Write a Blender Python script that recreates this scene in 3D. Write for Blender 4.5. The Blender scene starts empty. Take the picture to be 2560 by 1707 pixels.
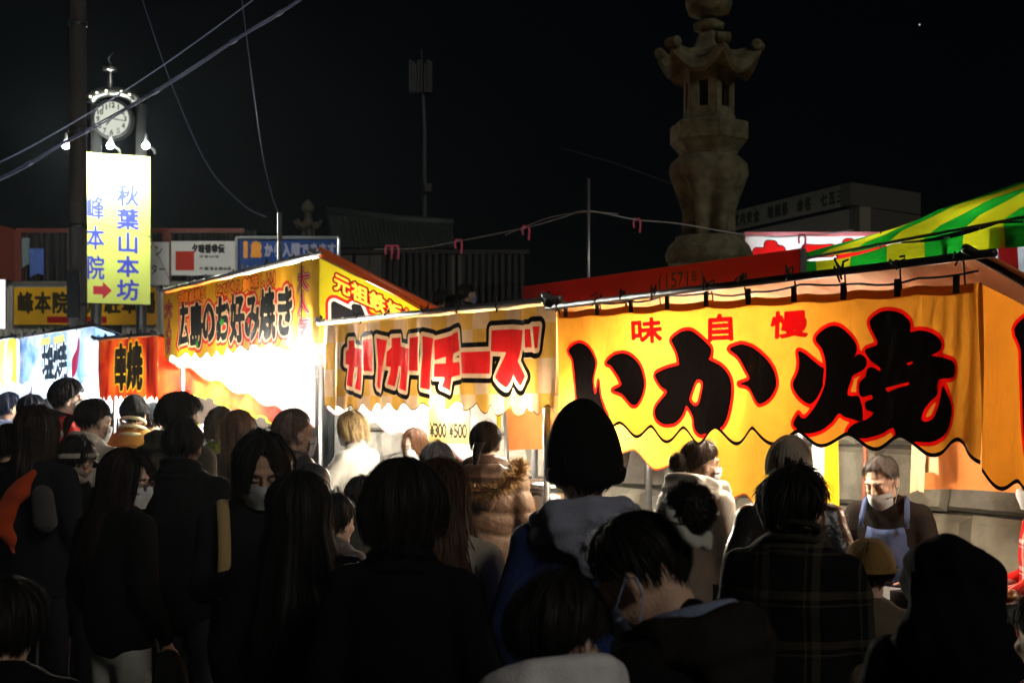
import bpy, bmesh, math, random
import numpy as np
from mathutils import Vector, Matrix

random.seed(7); rng = np.random.default_rng(7)
scene = bpy.context.scene
COL = scene.collection
R = math.radians

# ---------------------------------------------------------------- camera
F, CX, HY, CZ = 3556.0, 1280.0, 1018.0, 1.72      # focal length in photo pixels, centre column, horizon row, camera height
cam_d = bpy.data.cameras.new('camera'); cam = bpy.data.objects.new('camera', cam_d); COL.objects.link(cam)
cam.location = (0, 0, CZ); cam.rotation_euler = (R(90), 0, 0)
cam_d.lens = 50.0; cam_d.sensor_width = 36.0; cam_d.sensor_fit = 'HORIZONTAL'
cam_d.shift_y = (HY - 853.5) / 2560.0
cam_d.clip_start = 0.05; cam_d.clip_end = 3000
cam_d.dof.use_dof = True; cam_d.dof.focus_distance = 6.5; cam_d.dof.aperture_fstop = 5.6
scene.camera = cam

# ---------------------------------------------------------------- night sky, sun lamp standing in for stall light behind the camera, exposure
world = bpy.data.worlds.new('World'); scene.world = world; world.use_nodes = True
wn = world.node_tree.nodes; wl = world.node_tree.links
sky = wn.new('ShaderNodeTexSky'); sky.sky_type = 'NISHITA'; sky.sun_disc = False
sky.sun_elevation = R(28); sky.sun_rotation = R(146)
wn['Background'].inputs['Strength'].default_value = 0.00022
wl.new(sky.outputs['Color'], wn['Background'].inputs['Color'])
sun_d = bpy.data.lights.new('sun', 'SUN'); sun_d.energy = 0.5; sun_d.angle = R(12); sun_d.color = (1.0, 0.93, 0.82)
sun = bpy.data.objects.new('sun', sun_d); COL.objects.link(sun)
sun.rotation_euler = (R(62), 0, R(34))
scene.view_settings.view_transform = 'Standard'; scene.view_settings.look = 'None'
scene.view_settings.exposure = 0.0; scene.view_settings.gamma = 1.0; scene.view_settings.use_curve_mapping = False
cy = scene.cycles
cy.use_denoising = True; cy.max_bounces = 7; cy.diffuse_bounces = 3; cy.glossy_bounces = 2; cy.transmission_bounces = 6
cy.transparent_max_bounces = 6; cy.caustics_reflective = False; cy.caustics_refractive = False
cy.sample_clamp_indirect = 4.0
try: cy.denoiser = 'OPENIMAGEDENOISE'
except Exception: pass

# ---------------------------------------------------------------- helpers
K = 2560 / 2352.0
def P(px, py, Y):                                   # a photo pixel at depth Y -> point in the place
    return Vector(((px - CX) / F * Y, Y, CZ + (HY - py) / F * Y))
def D(dx, dy, Y): return P(dx * K, dy * K, Y)
def ground_z(x, y): return 0.014 * (y - 3.0) - 0.013 * x

def tag(o, label=None, cat=None, group=None, kind=None):
    if label: o['label'] = label
    if cat: o['category'] = cat
    if group: o['group'] = group
    if kind: o['kind'] = kind
    return o
def empty(name, loc, label=None, cat=None, group=None, rz=0.0):
    o = bpy.data.objects.new(name, None); o.empty_display_size = 0.1
    COL.objects.link(o); o.location = loc; o.rotation_euler = (0, 0, rz)
    return tag(o, label, cat, group)
def link_mesh(name, me, mat=None, parent=None):
    o = bpy.data.objects.new(name, me); COL.objects.link(o)
    if mat is not None:
        for m in (mat if isinstance(mat, (list, tuple)) else [mat]):
            if len(me.materials) < (len(mat) if isinstance(mat, (list, tuple)) else 1): me.materials.append(m)
    if parent is not None: o.parent = parent
    return o
def np_mesh(name, v, f, smooth=False):
    me = bpy.data.meshes.new(name); me.from_pydata([tuple(map(float, p)) for p in v], [], [tuple(map(int, q)) for q in f])
    if smooth: me.polygons.foreach_set('use_smooth', [True] * len(me.polygons))
    me.update(); return me

class MB:
    """collects shapes (in world metres) into one mesh object"""
    def __init__(s): s.v = []; s.f = []
    def add(s, v, f):
        b = len(s.v); s.v += [Vector(p) for p in v]; s.f += [tuple(b + i for i in q) for q in f]; return s
    def obox(s, c, ax, ay, az, hx, hy, hz, bev=0.0):
        c = Vector(c); ax = Vector(ax).normalized(); ay = Vector(ay).normalized(); az = Vector(az).normalized()
        vs = [c + ax*(i*hx) + ay*(j*hy) + az*(k*hz) for k in (-1, 1) for j in (-1, 1) for i in (-1, 1)]
        return s.add(vs, [(0,2,3,1),(4,5,7,6),(0,1,5,4),(2,6,7,3),(0,4,6,2),(1,3,7,5)])
    def box(s, a, b):
        a = Vector(a); b = Vector(b); c = (a + b) / 2; h = (b - a) / 2
        return s.obox(c, (1,0,0), (0,1,0), (0,0,1), abs(h.x), abs(h.y), abs(h.z))
    def tube(s, pts, r, n=8, cap=True):
        pts = [Vector(p) for p in pts]; rings = []
        rr = r if isinstance(r, (list, tuple)) else [r] * len(pts)
        for i, p in enumerate(pts):
            t = (pts[min(i+1, len(pts)-1)] - pts[max(i-1, 0)])
            t = t.normalized() if t.length > 1e-9 else Vector((0,0,1))
            u = t.cross(Vector((0,0,1)) if abs(t.z) < .95 else Vector((1,0,0))).normalized(); w = t.cross(u)
            rings.append([p + (u*math.cos(2*math.pi*k/n) + w*math.sin(2*math.pi*k/n)) * rr[i] for k in range(n)])
        v = [q for g in rings for q in g]; f = []
        for i in range(len(pts)-1):
            for k in range(n):
                a = i*n+k; b = i*n+(k+1) % n; f.append((a, b, b+n, a+n))
        if cap: f.append(tuple(range(n-1, -1, -1))); f.append(tuple((len(pts)-1)*n + k for k in range(n)))
        return s.add(v, f)
    def lathe(s, c, prof, n=24, sides=None, twist=0.0):
        c = Vector(c); m = sides or n; v = []; f = []
        for r, z in prof:
            for k in range(m):
                a = 2*math.pi*k/m + twist; v.append(c + Vector((r*math.cos(a), r*math.sin(a), z)))
        for i in range(len(prof)-1):
            for k in range(m):
                a = i*m+k; b = i*m+(k+1) % m; f.append((a, b, b+m, a+m))
        f.append(tuple(range(m-1, -1, -1))); f.append(tuple((len(prof)-1)*m + k for k in range(m)))
        return s.add(v, f)
    def sphere(s, c, r, n=12, m=8):
        c = Vector(c); rx, ry, rz = r if isinstance(r, (tuple, list)) else (r, r, r)
        v = [c + Vector((0,0,rz))]; f = []
        for i in range(1, m):
            th = math.pi*i/m
            for k in range(n):
                a = 2*math.pi*k/n; v.append(c + Vector((rx*math.sin(th)*math.cos(a), ry*math.sin(th)*math.sin(a), rz*math.cos(th))))
        v.append(c - Vector((0,0,rz)))
        for k in range(n): f.append((0, 1+k, 1+(k+1) % n))
        for i in range(m-2):
            for k in range(n):
                a = 1+i*n+k; b = 1+i*n+(k+1) % n; f.append((a, a+n, b+n, b))
        e = len(v)-1; b0 = 1+(m-2)*n
        for k in range(n): f.append((e, b0+(k+1) % n, b0+k))
        return s.add(v, f)
    def build(s, name, mat, parent=None, smooth=False, local=False):
        off = Vector((0,0,0))
        if parent is not None and not local:
            q = parent
            while q is not None: off += Vector(q.location); q = q.parent
        me = np_mesh(name, [p - off for p in s.v], s.f, smooth)
        bm = bmesh.new(); bm.from_mesh(me); bmesh.ops.recalc_face_normals(bm, faces=bm.faces); bm.to_mesh(me); bm.free()
        return link_mesh(name, me, mat, parent)

# ---------------------------------------------------------------- materials
MC = {}
def nmat(name):
    m = bpy.data.materials.new(name); m.use_nodes = True
    nt = m.node_tree; return m, nt.nodes, nt.links, nt.nodes['Principled BSDF']
def plain(name, col, rough=0.6, metal=0.0, noise=0.15, nscale=30.0, bump=0.15, bscale=120.0, spec=0.5, sheen=0.0):
    """one procedural material: colour mottled by noise and a fine bump"""
    if name in MC: return MC[name]
    m, N, L, b = nmat(name)
    tc = N.new('ShaderNodeTexCoord')
    nz = N.new('ShaderNodeTexNoise'); nz.inputs['Scale'].default_value = nscale; nz.inputs['Detail'].default_value = 4
    L.new(tc.outputs['Object'], nz.inputs['Vector'])
    mx = N.new('ShaderNodeMix'); mx.data_type = 'RGBA'
    mx.inputs['A'].default_value = (*[c*(1-noise*1.6) for c in col], 1); mx.inputs['B'].default_value = (*[min(1, c*(1+noise)) for c in col], 1)
    L.new(nz.outputs['Fac'], mx.inputs['Factor']); L.new(mx.outputs['Result'], b.inputs['Base Color'])
    b.inputs['Roughness'].default_value = rough; b.inputs['Metallic'].default_value = metal
    b.inputs['Specular IOR Level'].default_value = spec
    if sheen: b.inputs['Sheen Weight'].default_value = sheen
    if bump:
        n2 = N.new('ShaderNodeTexNoise'); n2.inputs['Scale'].default_value = bscale; n2.inputs['Detail'].default_value = 3
        L.new(tc.outputs['Object'], n2.inputs['Vector'])
        bp = N.new('ShaderNodeBump'); bp.inputs['Strength'].default_value = bump; bp.inputs['Distance'].default_value = 0.01
        L.new(n2.outputs['Fac'], bp.inputs['Height']); L.new(bp.outputs['Normal'], b.inputs['Normal'])
    MC[name] = m; return m
def fabric(col, rough=0.9, kind='wool'):
    key = 'fabric_%s_%02x%02x%02x' % (kind, *[int(min(1, c)**.45*255) for c in col])
    if kind == 'quilt': return plain(key, col, 0.62, bump=0.6, bscale=34, noise=.22, nscale=18, spec=.3)
    if kind == 'shiny': return plain(key, col, 0.38, bump=0.25, bscale=40, noise=.1, spec=.5)
    if kind == 'leather': return plain(key, col, 0.32, bump=0.3, bscale=60, noise=.1, spec=.6)
    return plain(key, col, rough, bump=0.5, bscale=220, noise=.18, nscale=14, spec=.06 if max(col) < .05 else .15, sheen=0.0 if max(col) < .05 else .1)
def emit(name, col, strength):
    if name in MC: return MC[name]
    m, N, L, b = nmat(name); N.remove(b)
    e = N.new('ShaderNodeEmission'); e.inputs['Color'].default_value = (*col, 1); e.inputs['Strength'].default_value = strength
    L.new(e.outputs[0], N['Material Output'].inputs['Surface']); MC[name] = m; return m

def rgb(h):
    h = h.lstrip('#'); c = [int(h[i:i+2], 16)/255 for i in (0, 2, 4)]
    return tuple((x/12.92 if x <= .04045 else ((x+.055)/1.055)**2.4) for x in c)

def printed(name, base, layers=(), trans=0.5, rough=0.8, dirt=0.25, hem=None, gloss=0.2, thin=True):
    """cloth or board with flat print. base: colour or ('check', c1, c2, sx, sz) or ('stripe', c1, c2, sx) or ('flame',..);
    layers: (attribute, threshold metres, colour): painted where the stored distance is below the threshold"""
    m, N, L, b = nmat(name)
    uv = N.new('ShaderNodeUVMap'); uv.uv_map = 'UVMap'
    def col(c):
        r = N.new('ShaderNodeRGB'); r.outputs[0].default_value = (*c, 1); return r.outputs[0]
    def mix(a, bb, fac):
        x = N.new('ShaderNodeMix'); x.data_type = 'RGBA'; L.new(a, x.inputs['A']); L.new(bb, x.inputs['B'])
        if isinstance(fac, float): x.inputs['Factor'].default_value = fac
        else: L.new(fac, x.inputs['Factor'])
        return x.outputs['Result']
    if isinstance(base[0], str):
        if base[0] == 'check':
            mp = N.new('ShaderNodeMapping'); mp.inputs['Scale'].default_value = (1/base[3], 1/base[4], 1); L.new(uv.outputs[0], mp.inputs[0])
            ck = N.new('ShaderNodeTexChecker'); ck.inputs['Scale'].default_value = 1.0; L.new(mp.outputs[0], ck.inputs['Vector'])
            c = mix(col(base[1]), col(base[2]), ck.outputs['Fac'])
        elif base[0] == 'stripe':
            sp = N.new('ShaderNodeSeparateXYZ'); L.new(uv.outputs[0], sp.inputs[0])
            md = N.new('ShaderNodeMath'); md.operation = 'PINGPONG'; md.inputs[1].default_value = base[3]; L.new(sp.outputs[0], md.inputs[0])
            gt = N.new('ShaderNodeMath'); gt.operation = 'GREATER_THAN'; gt.inputs[1].default_value = base[3]*.5; L.new(md.outputs[0], gt.inputs[0])
            c = mix(col(base[1]), col(base[2]), gt.outputs[0])
        elif base[0] == 'cloud':                       # patches of several colours stretched up and down (painted flames, sky, waves)
            mp = N.new('ShaderNodeMapping'); mp.inputs['Scale'].default_value = (base[2], base[3], 1); L.new(uv.outputs[0], mp.inputs[0])
            nz = N.new('ShaderNodeTexNoise'); nz.inputs['Scale'].default_value = 1.0; nz.inputs['Detail'].default_value = 3; nz.inputs['Distortion'].default_value = .6
            L.new(mp.outputs[0], nz.inputs['Vector'])
            rp = N.new('ShaderNodeValToRGB'); els = base[1]
            while len(rp.color_ramp.elements) < len(els): rp.color_ramp.elements.new(.5)
            for e, (p, cc) in zip(rp.color_ramp.elements, els): e.position = p; e.color = (*cc, 1)
            L.new(nz.outputs['Fac'], rp.inputs[0]); c = rp.outputs[0]
    else: c = col(base)
    nz = N.new('ShaderNodeTexNoise'); nz.inputs['Scale'].default_value = 4.0; nz.inputs['Detail'].default_value = 6
    L.new(uv.outputs[0], nz.inputs['Vector'])
    dk = N.new('ShaderNodeMapRange'); dk.inputs[1].default_value = .35; dk.inputs[2].default_value = .75; dk.inputs[3].default_value = 1.0; dk.inputs[4].default_value = 1.0-dirt
    L.new(nz.outputs['Fac'], dk.inputs[0])
    for at, thr, cc in layers:
        a = N.new('ShaderNodeAttribute'); a.attribute_name = at
        mr = N.new('ShaderNodeMapRange'); mr.inputs[1].default_value = thr-.0015; mr.inputs[2].default_value = thr+.0015
        mr.inputs[3].default_value = 1; mr.inputs[4].default_value = 0; L.new(a.outputs['Fac'], mr.inputs[0])
        c = mix(c, col(cc), mr.outputs[0])
    if hem:
        a = N.new('ShaderNodeAttribute'); a.attribute_name = 'hem'
        lt = N.new('ShaderNodeMath'); lt.operation = 'LESS_THAN'; lt.inputs[1].default_value = hem[0]; L.new(a.outputs['Fac'], lt.inputs[0])
        c = mix(c, col(hem[1]), lt.outputs[0])
    sc = N.new('ShaderNodeVectorMath'); sc.operation = 'SCALE'; L.new(c, sc.inputs[0]); L.new(dk.outputs[0], sc.inputs['Scale'])
    c = sc.outputs[0]
    wv = N.new('ShaderNodeTexNoise'); wv.inputs['Scale'].default_value = 260; L.new(uv.outputs[0], wv.inputs['Vector'])
    bp = N.new('ShaderNodeBump'); bp.inputs['Strength'].default_value = .12; bp.inputs['Distance'].default_value = .004
    L.new(wv.outputs['Fac'], bp.inputs['Height'])
    if trans > 0:                                     # soft creases
        mp2 = N.new('ShaderNodeMapping'); mp2.inputs['Scale'].default_value = (5, 2.2, 1); mp2.inputs['Rotation'].default_value = (0, 0, .35); L.new(uv.outputs[0], mp2.inputs[0])
        cr = N.new('ShaderNodeTexNoise'); cr.inputs['Scale'].default_value = 1.6; cr.inputs['Detail'].default_value = 4; cr.inputs['Distortion'].default_value = 1.2; L.new(mp2.outputs[0], cr.inputs['Vector'])
        b2 = N.new('ShaderNodeBump'); b2.inputs['Strength'].default_value = .3; b2.inputs['Distance'].default_value = .05; L.new(cr.outputs['Fac'], b2.inputs['Height']); L.new(b2.outputs[0], bp.inputs['Normal'])
    L.new(c, b.inputs['Base Color']); b.inputs['Roughness'].default_value = rough; b.inputs['Specular IOR Level'].default_value = gloss
    L.new(bp.outputs[0], b.inputs['Normal'])
    if trans > 0:
        t = N.new('ShaderNodeBsdfTranslucent'); L.new(c, t.inputs['Color']); L.new(bp.outputs[0], t.inputs['Normal'])
        ms = N.new('ShaderNodeMixShader'); ms.inputs[0].default_value = trans
        L.new(b.outputs[0], ms.inputs[1]); L.new(t.outputs[0], ms.inputs[2]); L.new(ms.outputs[0], N['Material Output'].inputs['Surface'])
    return m

# ---------------------------------------------------------------- lettering: glyph outlines -> distance fields
GL = {}
def load_glyphs(chars):
    todo = [c for c in dict.fromkeys(chars) if c not in GL and not c.isspace()]
    tmp = []
    for ch in todo:
        cu = bpy.data.curves.new('g', 'FONT'); cu.body = ch; cu.fill_mode = 'NONE'; cu.resolution_u = 4
        o = bpy.data.objects.new('g', cu); COL.objects.link(o); tmp.append((ch, o, cu))
    dg = bpy.context.evaluated_depsgraph_get()
    for ch, o, cu in tmp:
        me = bpy.data.meshes.new_from_object(o.evaluated_get(dg))
        v = np.array([(p.co.x, p.co.y) for p in me.vertices]); e = np.array([tuple(q.vertices) for q in me.edges])
        GL[ch] = np.hstack([v[e[:, 0]], v[e[:, 1]]]) if len(e) else np.zeros((0, 4))
        bpy.data.meshes.remove(me)
    for ch, o, cu in tmp: bpy.data.objects.remove(o); bpy.data.curves.remove(cu)
def text_segs(s, x0, x1, z0, z1, vertical=False, fill=0.96, lean=0.0, wob=0.0):
    """list of glyph segment arrays laid in a box (x to the viewer's right, z up)"""
    s = s.replace(' ', '\u3000'); n = len(s); out = []
    for i, ch in enumerate(s):
        if ch == '\u3000': continue
        g = GL[ch]
        if not len(g): continue
        if vertical: a0, a1 = x0, x1; b1 = z1 - (z1-z0)*i/n; b0 = z1 - (z1-z0)*(i+1)/n
        else: a0 = x0+(x1-x0)*i/n; a1 = x0+(x1-x0)*(i+1)/n; b0, b1 = z0, z1
        w = (a1-a0)*fill; h = (b1-b0)*fill; ox = (a0+a1)/2; oz = (b0+b1)/2
        if ord(ch) < 0x3000:
            lo = g[:, :2].min(0); hi = g[:, :2].max(0); c = (lo+hi)/2; k = h/.73
            kx = min(k, w/max(.2, hi[0]-lo[0])); gx = g[:, [0, 2]]; gz = g[:, [1, 3]]
            X = ox + (gx-c[0])*kx; Z = oz + (gz-.365)*k
        else:
            gx = g[:, [0, 2]]; gz = g[:, [1, 3]]
            X = ox + (gx-.5)*w; Z = oz + (gz-.38)*h
        X = X + (Z-oz)*lean
        if wob: rr = (rng.random(2)-.5)*wob; X = X + rr[0]*w; Z = Z + rr[1]*h
        out.append(np.stack([X[:, 0], Z[:, 0], X[:, 1], Z[:, 1]], 1))
    return out
def poly_segs(pts): 
    p = np.array(pts, float); q = np.roll(p, -1, 0); return np.hstack([p, q])
def smooth_poly(pts, n=3):
    """Catmull-Rom through hand-traced points"""
    p = np.array(pts, float); m = len(p); out = []
    for i in range(m):
        a, b, c, d = p[i-1], p[i], p[(i+1) % m], p[(i+2) % m]
        for k in range(n):
            t = k/n; out.append(.5*((2*b)+(-a+c)*t+(2*a-5*b+4*c-d)*t*t+(-a+3*b-3*c+d)*t**3))
    return np.array(out)
def sdf(pts, glyphs, margin=0.08):
    out = np.full(len(pts), 1.0)
    for g in glyphs:
        lo = np.minimum(g[:, :2].min(0), g[:, 2:].min(0))-margin; hi = np.maximum(g[:, :2].max(0), g[:, 2:].max(0))+margin
        idx = np.nonzero((pts[:, 0] > lo[0]) & (pts[:, 0] < hi[0]) & (pts[:, 1] > lo[1]) & (pts[:, 1] < hi[1]))[0]
        for c0 in range(0, len(idx), 4000):
            ii = idx[c0:c0+4000]; q = pts[ii][:, None, :]
            a = g[None, :, :2]; b = g[None, :, 2:]; ab = b-a; aq = q-a
            t = np.clip((aq*ab).sum(2)/np.maximum((ab*ab).sum(2), 1e-12), 0, 1)
            d = np.sqrt(((aq-ab*t[..., None])**2).sum(2)).min(1)
            y = q[..., 1]; cr = ((a[..., 1] > y) != (b[..., 1] > y))
            xi = a[..., 0]+(y-a[..., 1])*ab[..., 0]/np.where(np.abs(ab[..., 1]) < 1e-12, 1e-12, ab[..., 1])
            ins = (cr & (q[..., 0] < xi)).sum(1) % 2 == 1
            d = np.where(ins, -d, d); out[ii] = np.minimum(out[ii], d)
    return out

def cloth(name, parent, org, dirv, nrm, x0, x1, top, bot, res, fold, mat, fields=None, hem=False, world=True, nz=None, tilt=None):
    """a hanging sheet: x along dirv, between heights top(x) and bot(x), pushed along nrm by fold(x, t, z)"""
    nx = max(2, int((x1-x0)/res)+1); xs = np.linspace(x0, x1, nx)
    tp = np.array([top(x) for x in xs]); bt = np.array([bot(x) for x in xs])
    nz = nz or max(2, int((tp.max()-bt.min())/res)+1); ts = np.linspace(0, 1, nz)
    X = np.repeat(xs[:, None], nz, 1); T = np.repeat(ts[None, :], nx, 0); Z = tp[:, None]+(bt-tp)[:, None]*T
    Wd = fold(X, T, Z) if fold else np.zeros_like(X)
    o = np.array(org); d = np.array(dirv); n = np.array(nrm)
    V = o[None, None, :]*np.array([1, 1, 0]) + X[..., None]*d + Wd[..., None]*n; V[..., 2] += Z
    off = np.zeros(3)
    q = parent
    while q is not None: off += np.array(q.location); q = q.parent
    V = V.reshape(-1, 3)-off
    ii = np.arange(nx*nz).reshape(nx, nz)
    fc = np.stack([ii[:-1, :-1], ii[:-1, 1:], ii[1:, 1:], ii[1:, :-1]], -1).reshape(-1, 4)
    me = bpy.data.meshes.new(name); me.vertices.add(len(V)); me.vertices.foreach_set('co', V.ravel())
    me.loops.add(fc.size); me.loops.foreach_set('vertex_index', fc.ravel().astype(np.int32))
    me.polygons.add(len(fc)); me.polygons.foreach_set('loop_start', np.arange(0, fc.size, 4, dtype=np.int32))
    me.polygons.foreach_set('use_smooth', np.ones(len(fc), bool))
    me.update(calc_edges=True)
    uv = me.uv_layers.new(name='UVMap'); pts = np.stack([X.ravel(), Z.ravel()], 1)
    uv.data.foreach_set('uv', pts[fc.ravel()].astype(np.float32).ravel())
    for k, gl in (fields or {}).items():
        at = me.attributes.new(k, 'FLOAT', 'POINT'); at.data.foreach_set('value', sdf(pts, gl).astype(np.float32))
    if hem:
        at = me.attributes.new('hem', 'FLOAT', 'POINT'); at.data.foreach_set('value', (Z-bt[:, None]).ravel().astype(np.float32))
    return link_mesh(name, me, mat, parent)
def board(name, parent, org, dirv, x0, x1, z0, z1, mat, fields=None, res=0.02, thick=0.03, edge=None):
    """a flat printed board with a real back and rim"""
    dv = Vector(dirv).normalized(); nv = Vector((dv.y, -dv.x, 0))          # towards the viewer
    o = cloth(name, parent, org, dv, nv, x0, x1, lambda x: z1, lambda x: z0, res, None, mat, fields)
    mb = MB(); c = Vector((org[0], org[1], 0)) + dv*((x0+x1)/2) - nv*(thick/2+.003); c.z = (z0+z1)/2
    mb.obox(c, dv, nv, (0,0,1), (x1-x0)/2+.002, thick/2, (z1-z0)/2+.002)
    e = mb.build('backing', edge or plain('sign_edge', (.25,.25,.25), .5, .6), None)
    e.parent = o; e.location = -Vector(parent.location) if parent is not None else Vector((0,0,0))
    return o
# ================================================================= the street and its stalls
C0 = Vector((1.79, 5.45, 0)); d = Vector((-.5225, .8526, 0)); n = Vector((.8526, .5225, 0))   # row of stall fronts; d leads away along the row, n into the stalls
def Lp(u, s=0.0, z=0.0): p = C0 + d*u + n*s; p.z = z; return p
def u_of(px): a = (px-CX)/F; return (C0.x - a*C0.y)/(-d.x + a*d.y)
def uz(px, py): u = u_of(px); return u, CZ+(HY-py)/F*(C0.y+d.y*u)
ALLTXT = '味自慢いか焼広島のお好み焼き元祖鉄板！とびきり美味しい大人気串塩秋葉山本坊峰院専用駐車場センターイン夕香幸伝1歳から入園できます（年）(1571)家内安全地鎮祭命名七五三¥300500OWNERたこ営業時間一般日祝休料金受付東海自然歩道いつでも見学123456789101112'
load_glyphs(ALLTXT)

# ---- ground
g = MB(); S = 400
g.add([(x, y, ground_z(x, y)-.0) for x, y in ((-S, -60), (S, -60), (S, 900), (-S, 900))], [(0, 1, 2, 3)])
o = g.build('ground', plain('asphalt', (.05, .05, .052), .85, noise=.35, nscale=3, bump=.6, bscale=90)); tag(o, 'dark asphalt street under the crowd', None, kind='structure')

# ---- materials shared by the stalls
M_pole = plain('dark_pipe', (.05, .05, .05), .35, .7, noise=.3, bump=.05)
M_steel = plain('galvanised_steel', (.55, .56, .58), .35, .9, noise=.2, bump=.06)
M_cord = plain('black_cord', (.012, .011, .01), .7, bump=.4)
M_rope = plain('pale_rope', (.45, .44, .42), .8, bump=.5)
M_wood = plain('worn_wood', (.22, .14, .08), .7, noise=.4, nscale=12)
M_hot = emit('lamp_glow_warm', (1.0, .87, .66), 1250.0)
M_day = emit('lamp_glow_white', (.93, .97, 1.0), 300.0)

M_awn = emit('lamp_glow_awning', (.93, .97, 1.0), 120.0)
def lamp(u, s, z, roofz, label, mat, r=.042, group='bare bulbs inside the stalls'):
    p = Lp(u, s, z); root = empty('hanging_bulb', p, label, 'lamp', group)
    MB().tube([Lp(u, s, z+.07), Lp(u, s, z+.11)], .02, 10).build('socket', M_cord, root)
    MB().tube([Lp(u, s, z+.11), Lp(u+.01, s, roofz)], .004, 6).build('cord', M_cord, root)
    MB().lathe(p, [(.001, -r), (r*.55, -r*.85), (r*.92, -r*.4), (r, 0), (r*.9, r*.45), (r*.62, r*1.0), (r*.42, r*1.4), (r*.4, r*1.75)], 14).build('bulb', mat, root, True)
    return root

def sheet(name, parent, fn, nu, nv, mat, uvf=None):
    V = []; UV = []
    for i in range(nu+1):
        for j in range(nv+1): V.append(fn(i/nu, j/nv)); UV.append(uvf(i/nu, j/nv) if uvf else (i/nu, j/nv))
    f = [(i*(nv+1)+j, i*(nv+1)+j+1, (i+1)*(nv+1)+j+1, (i+1)*(nv+1)+j) for i in range(nu) for j in range(nv)]
    off = Vector((0,0,0)); q = parent
    while q is not None: off += Vector(q.location); q = q.parent
    me = np_mesh(name, [Vector(p)-off for p in V], f, True); uv = me.uv_layers.new(name='UVMap')
    for k, l in enumerate(me.loops): uv.data[k].uv = UV[l.vertex_index]
    return link_mesh(name, me, mat, parent)

def knot(mb, p, s=1.0, seed=0):
    r = random.Random(seed)
    mb.sphere(p, .018*s, 8, 5)
    for k in range(3):
        a = r.uniform(0, 6.28); q = Vector((math.cos(a)*.035, math.sin(a)*.02, r.uniform(.0, .05)))*s
        t = Vector((math.cos(a+1.2)*.03, math.sin(a+1.2)*.02, r.uniform(-.06, .05)))*s
        mb.tube([p, p+q, p+q+Vector((0, 0, .012*s)), p+t], .005*s, 6)

def lerp(a, b, t): return a+(b-a)*t
def folder(amp, lam, seed, pull=0.0):
    r = np.random.default_rng(seed); ph = r.random(6)*6.28; kk = 1/lam*(.6+r.random(6)*1.4)
    def f(X, T, Z):
        w = sum(np.sin(2*math.pi*kk[i]*X+ph[i]+(i-2)*.7*T) for i in range(6))/6
        return amp*w*(.25+.75*T) + .012*np.sin(9*X+ph[0])*np.sin(5*Z+ph[1])
    return f

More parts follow.
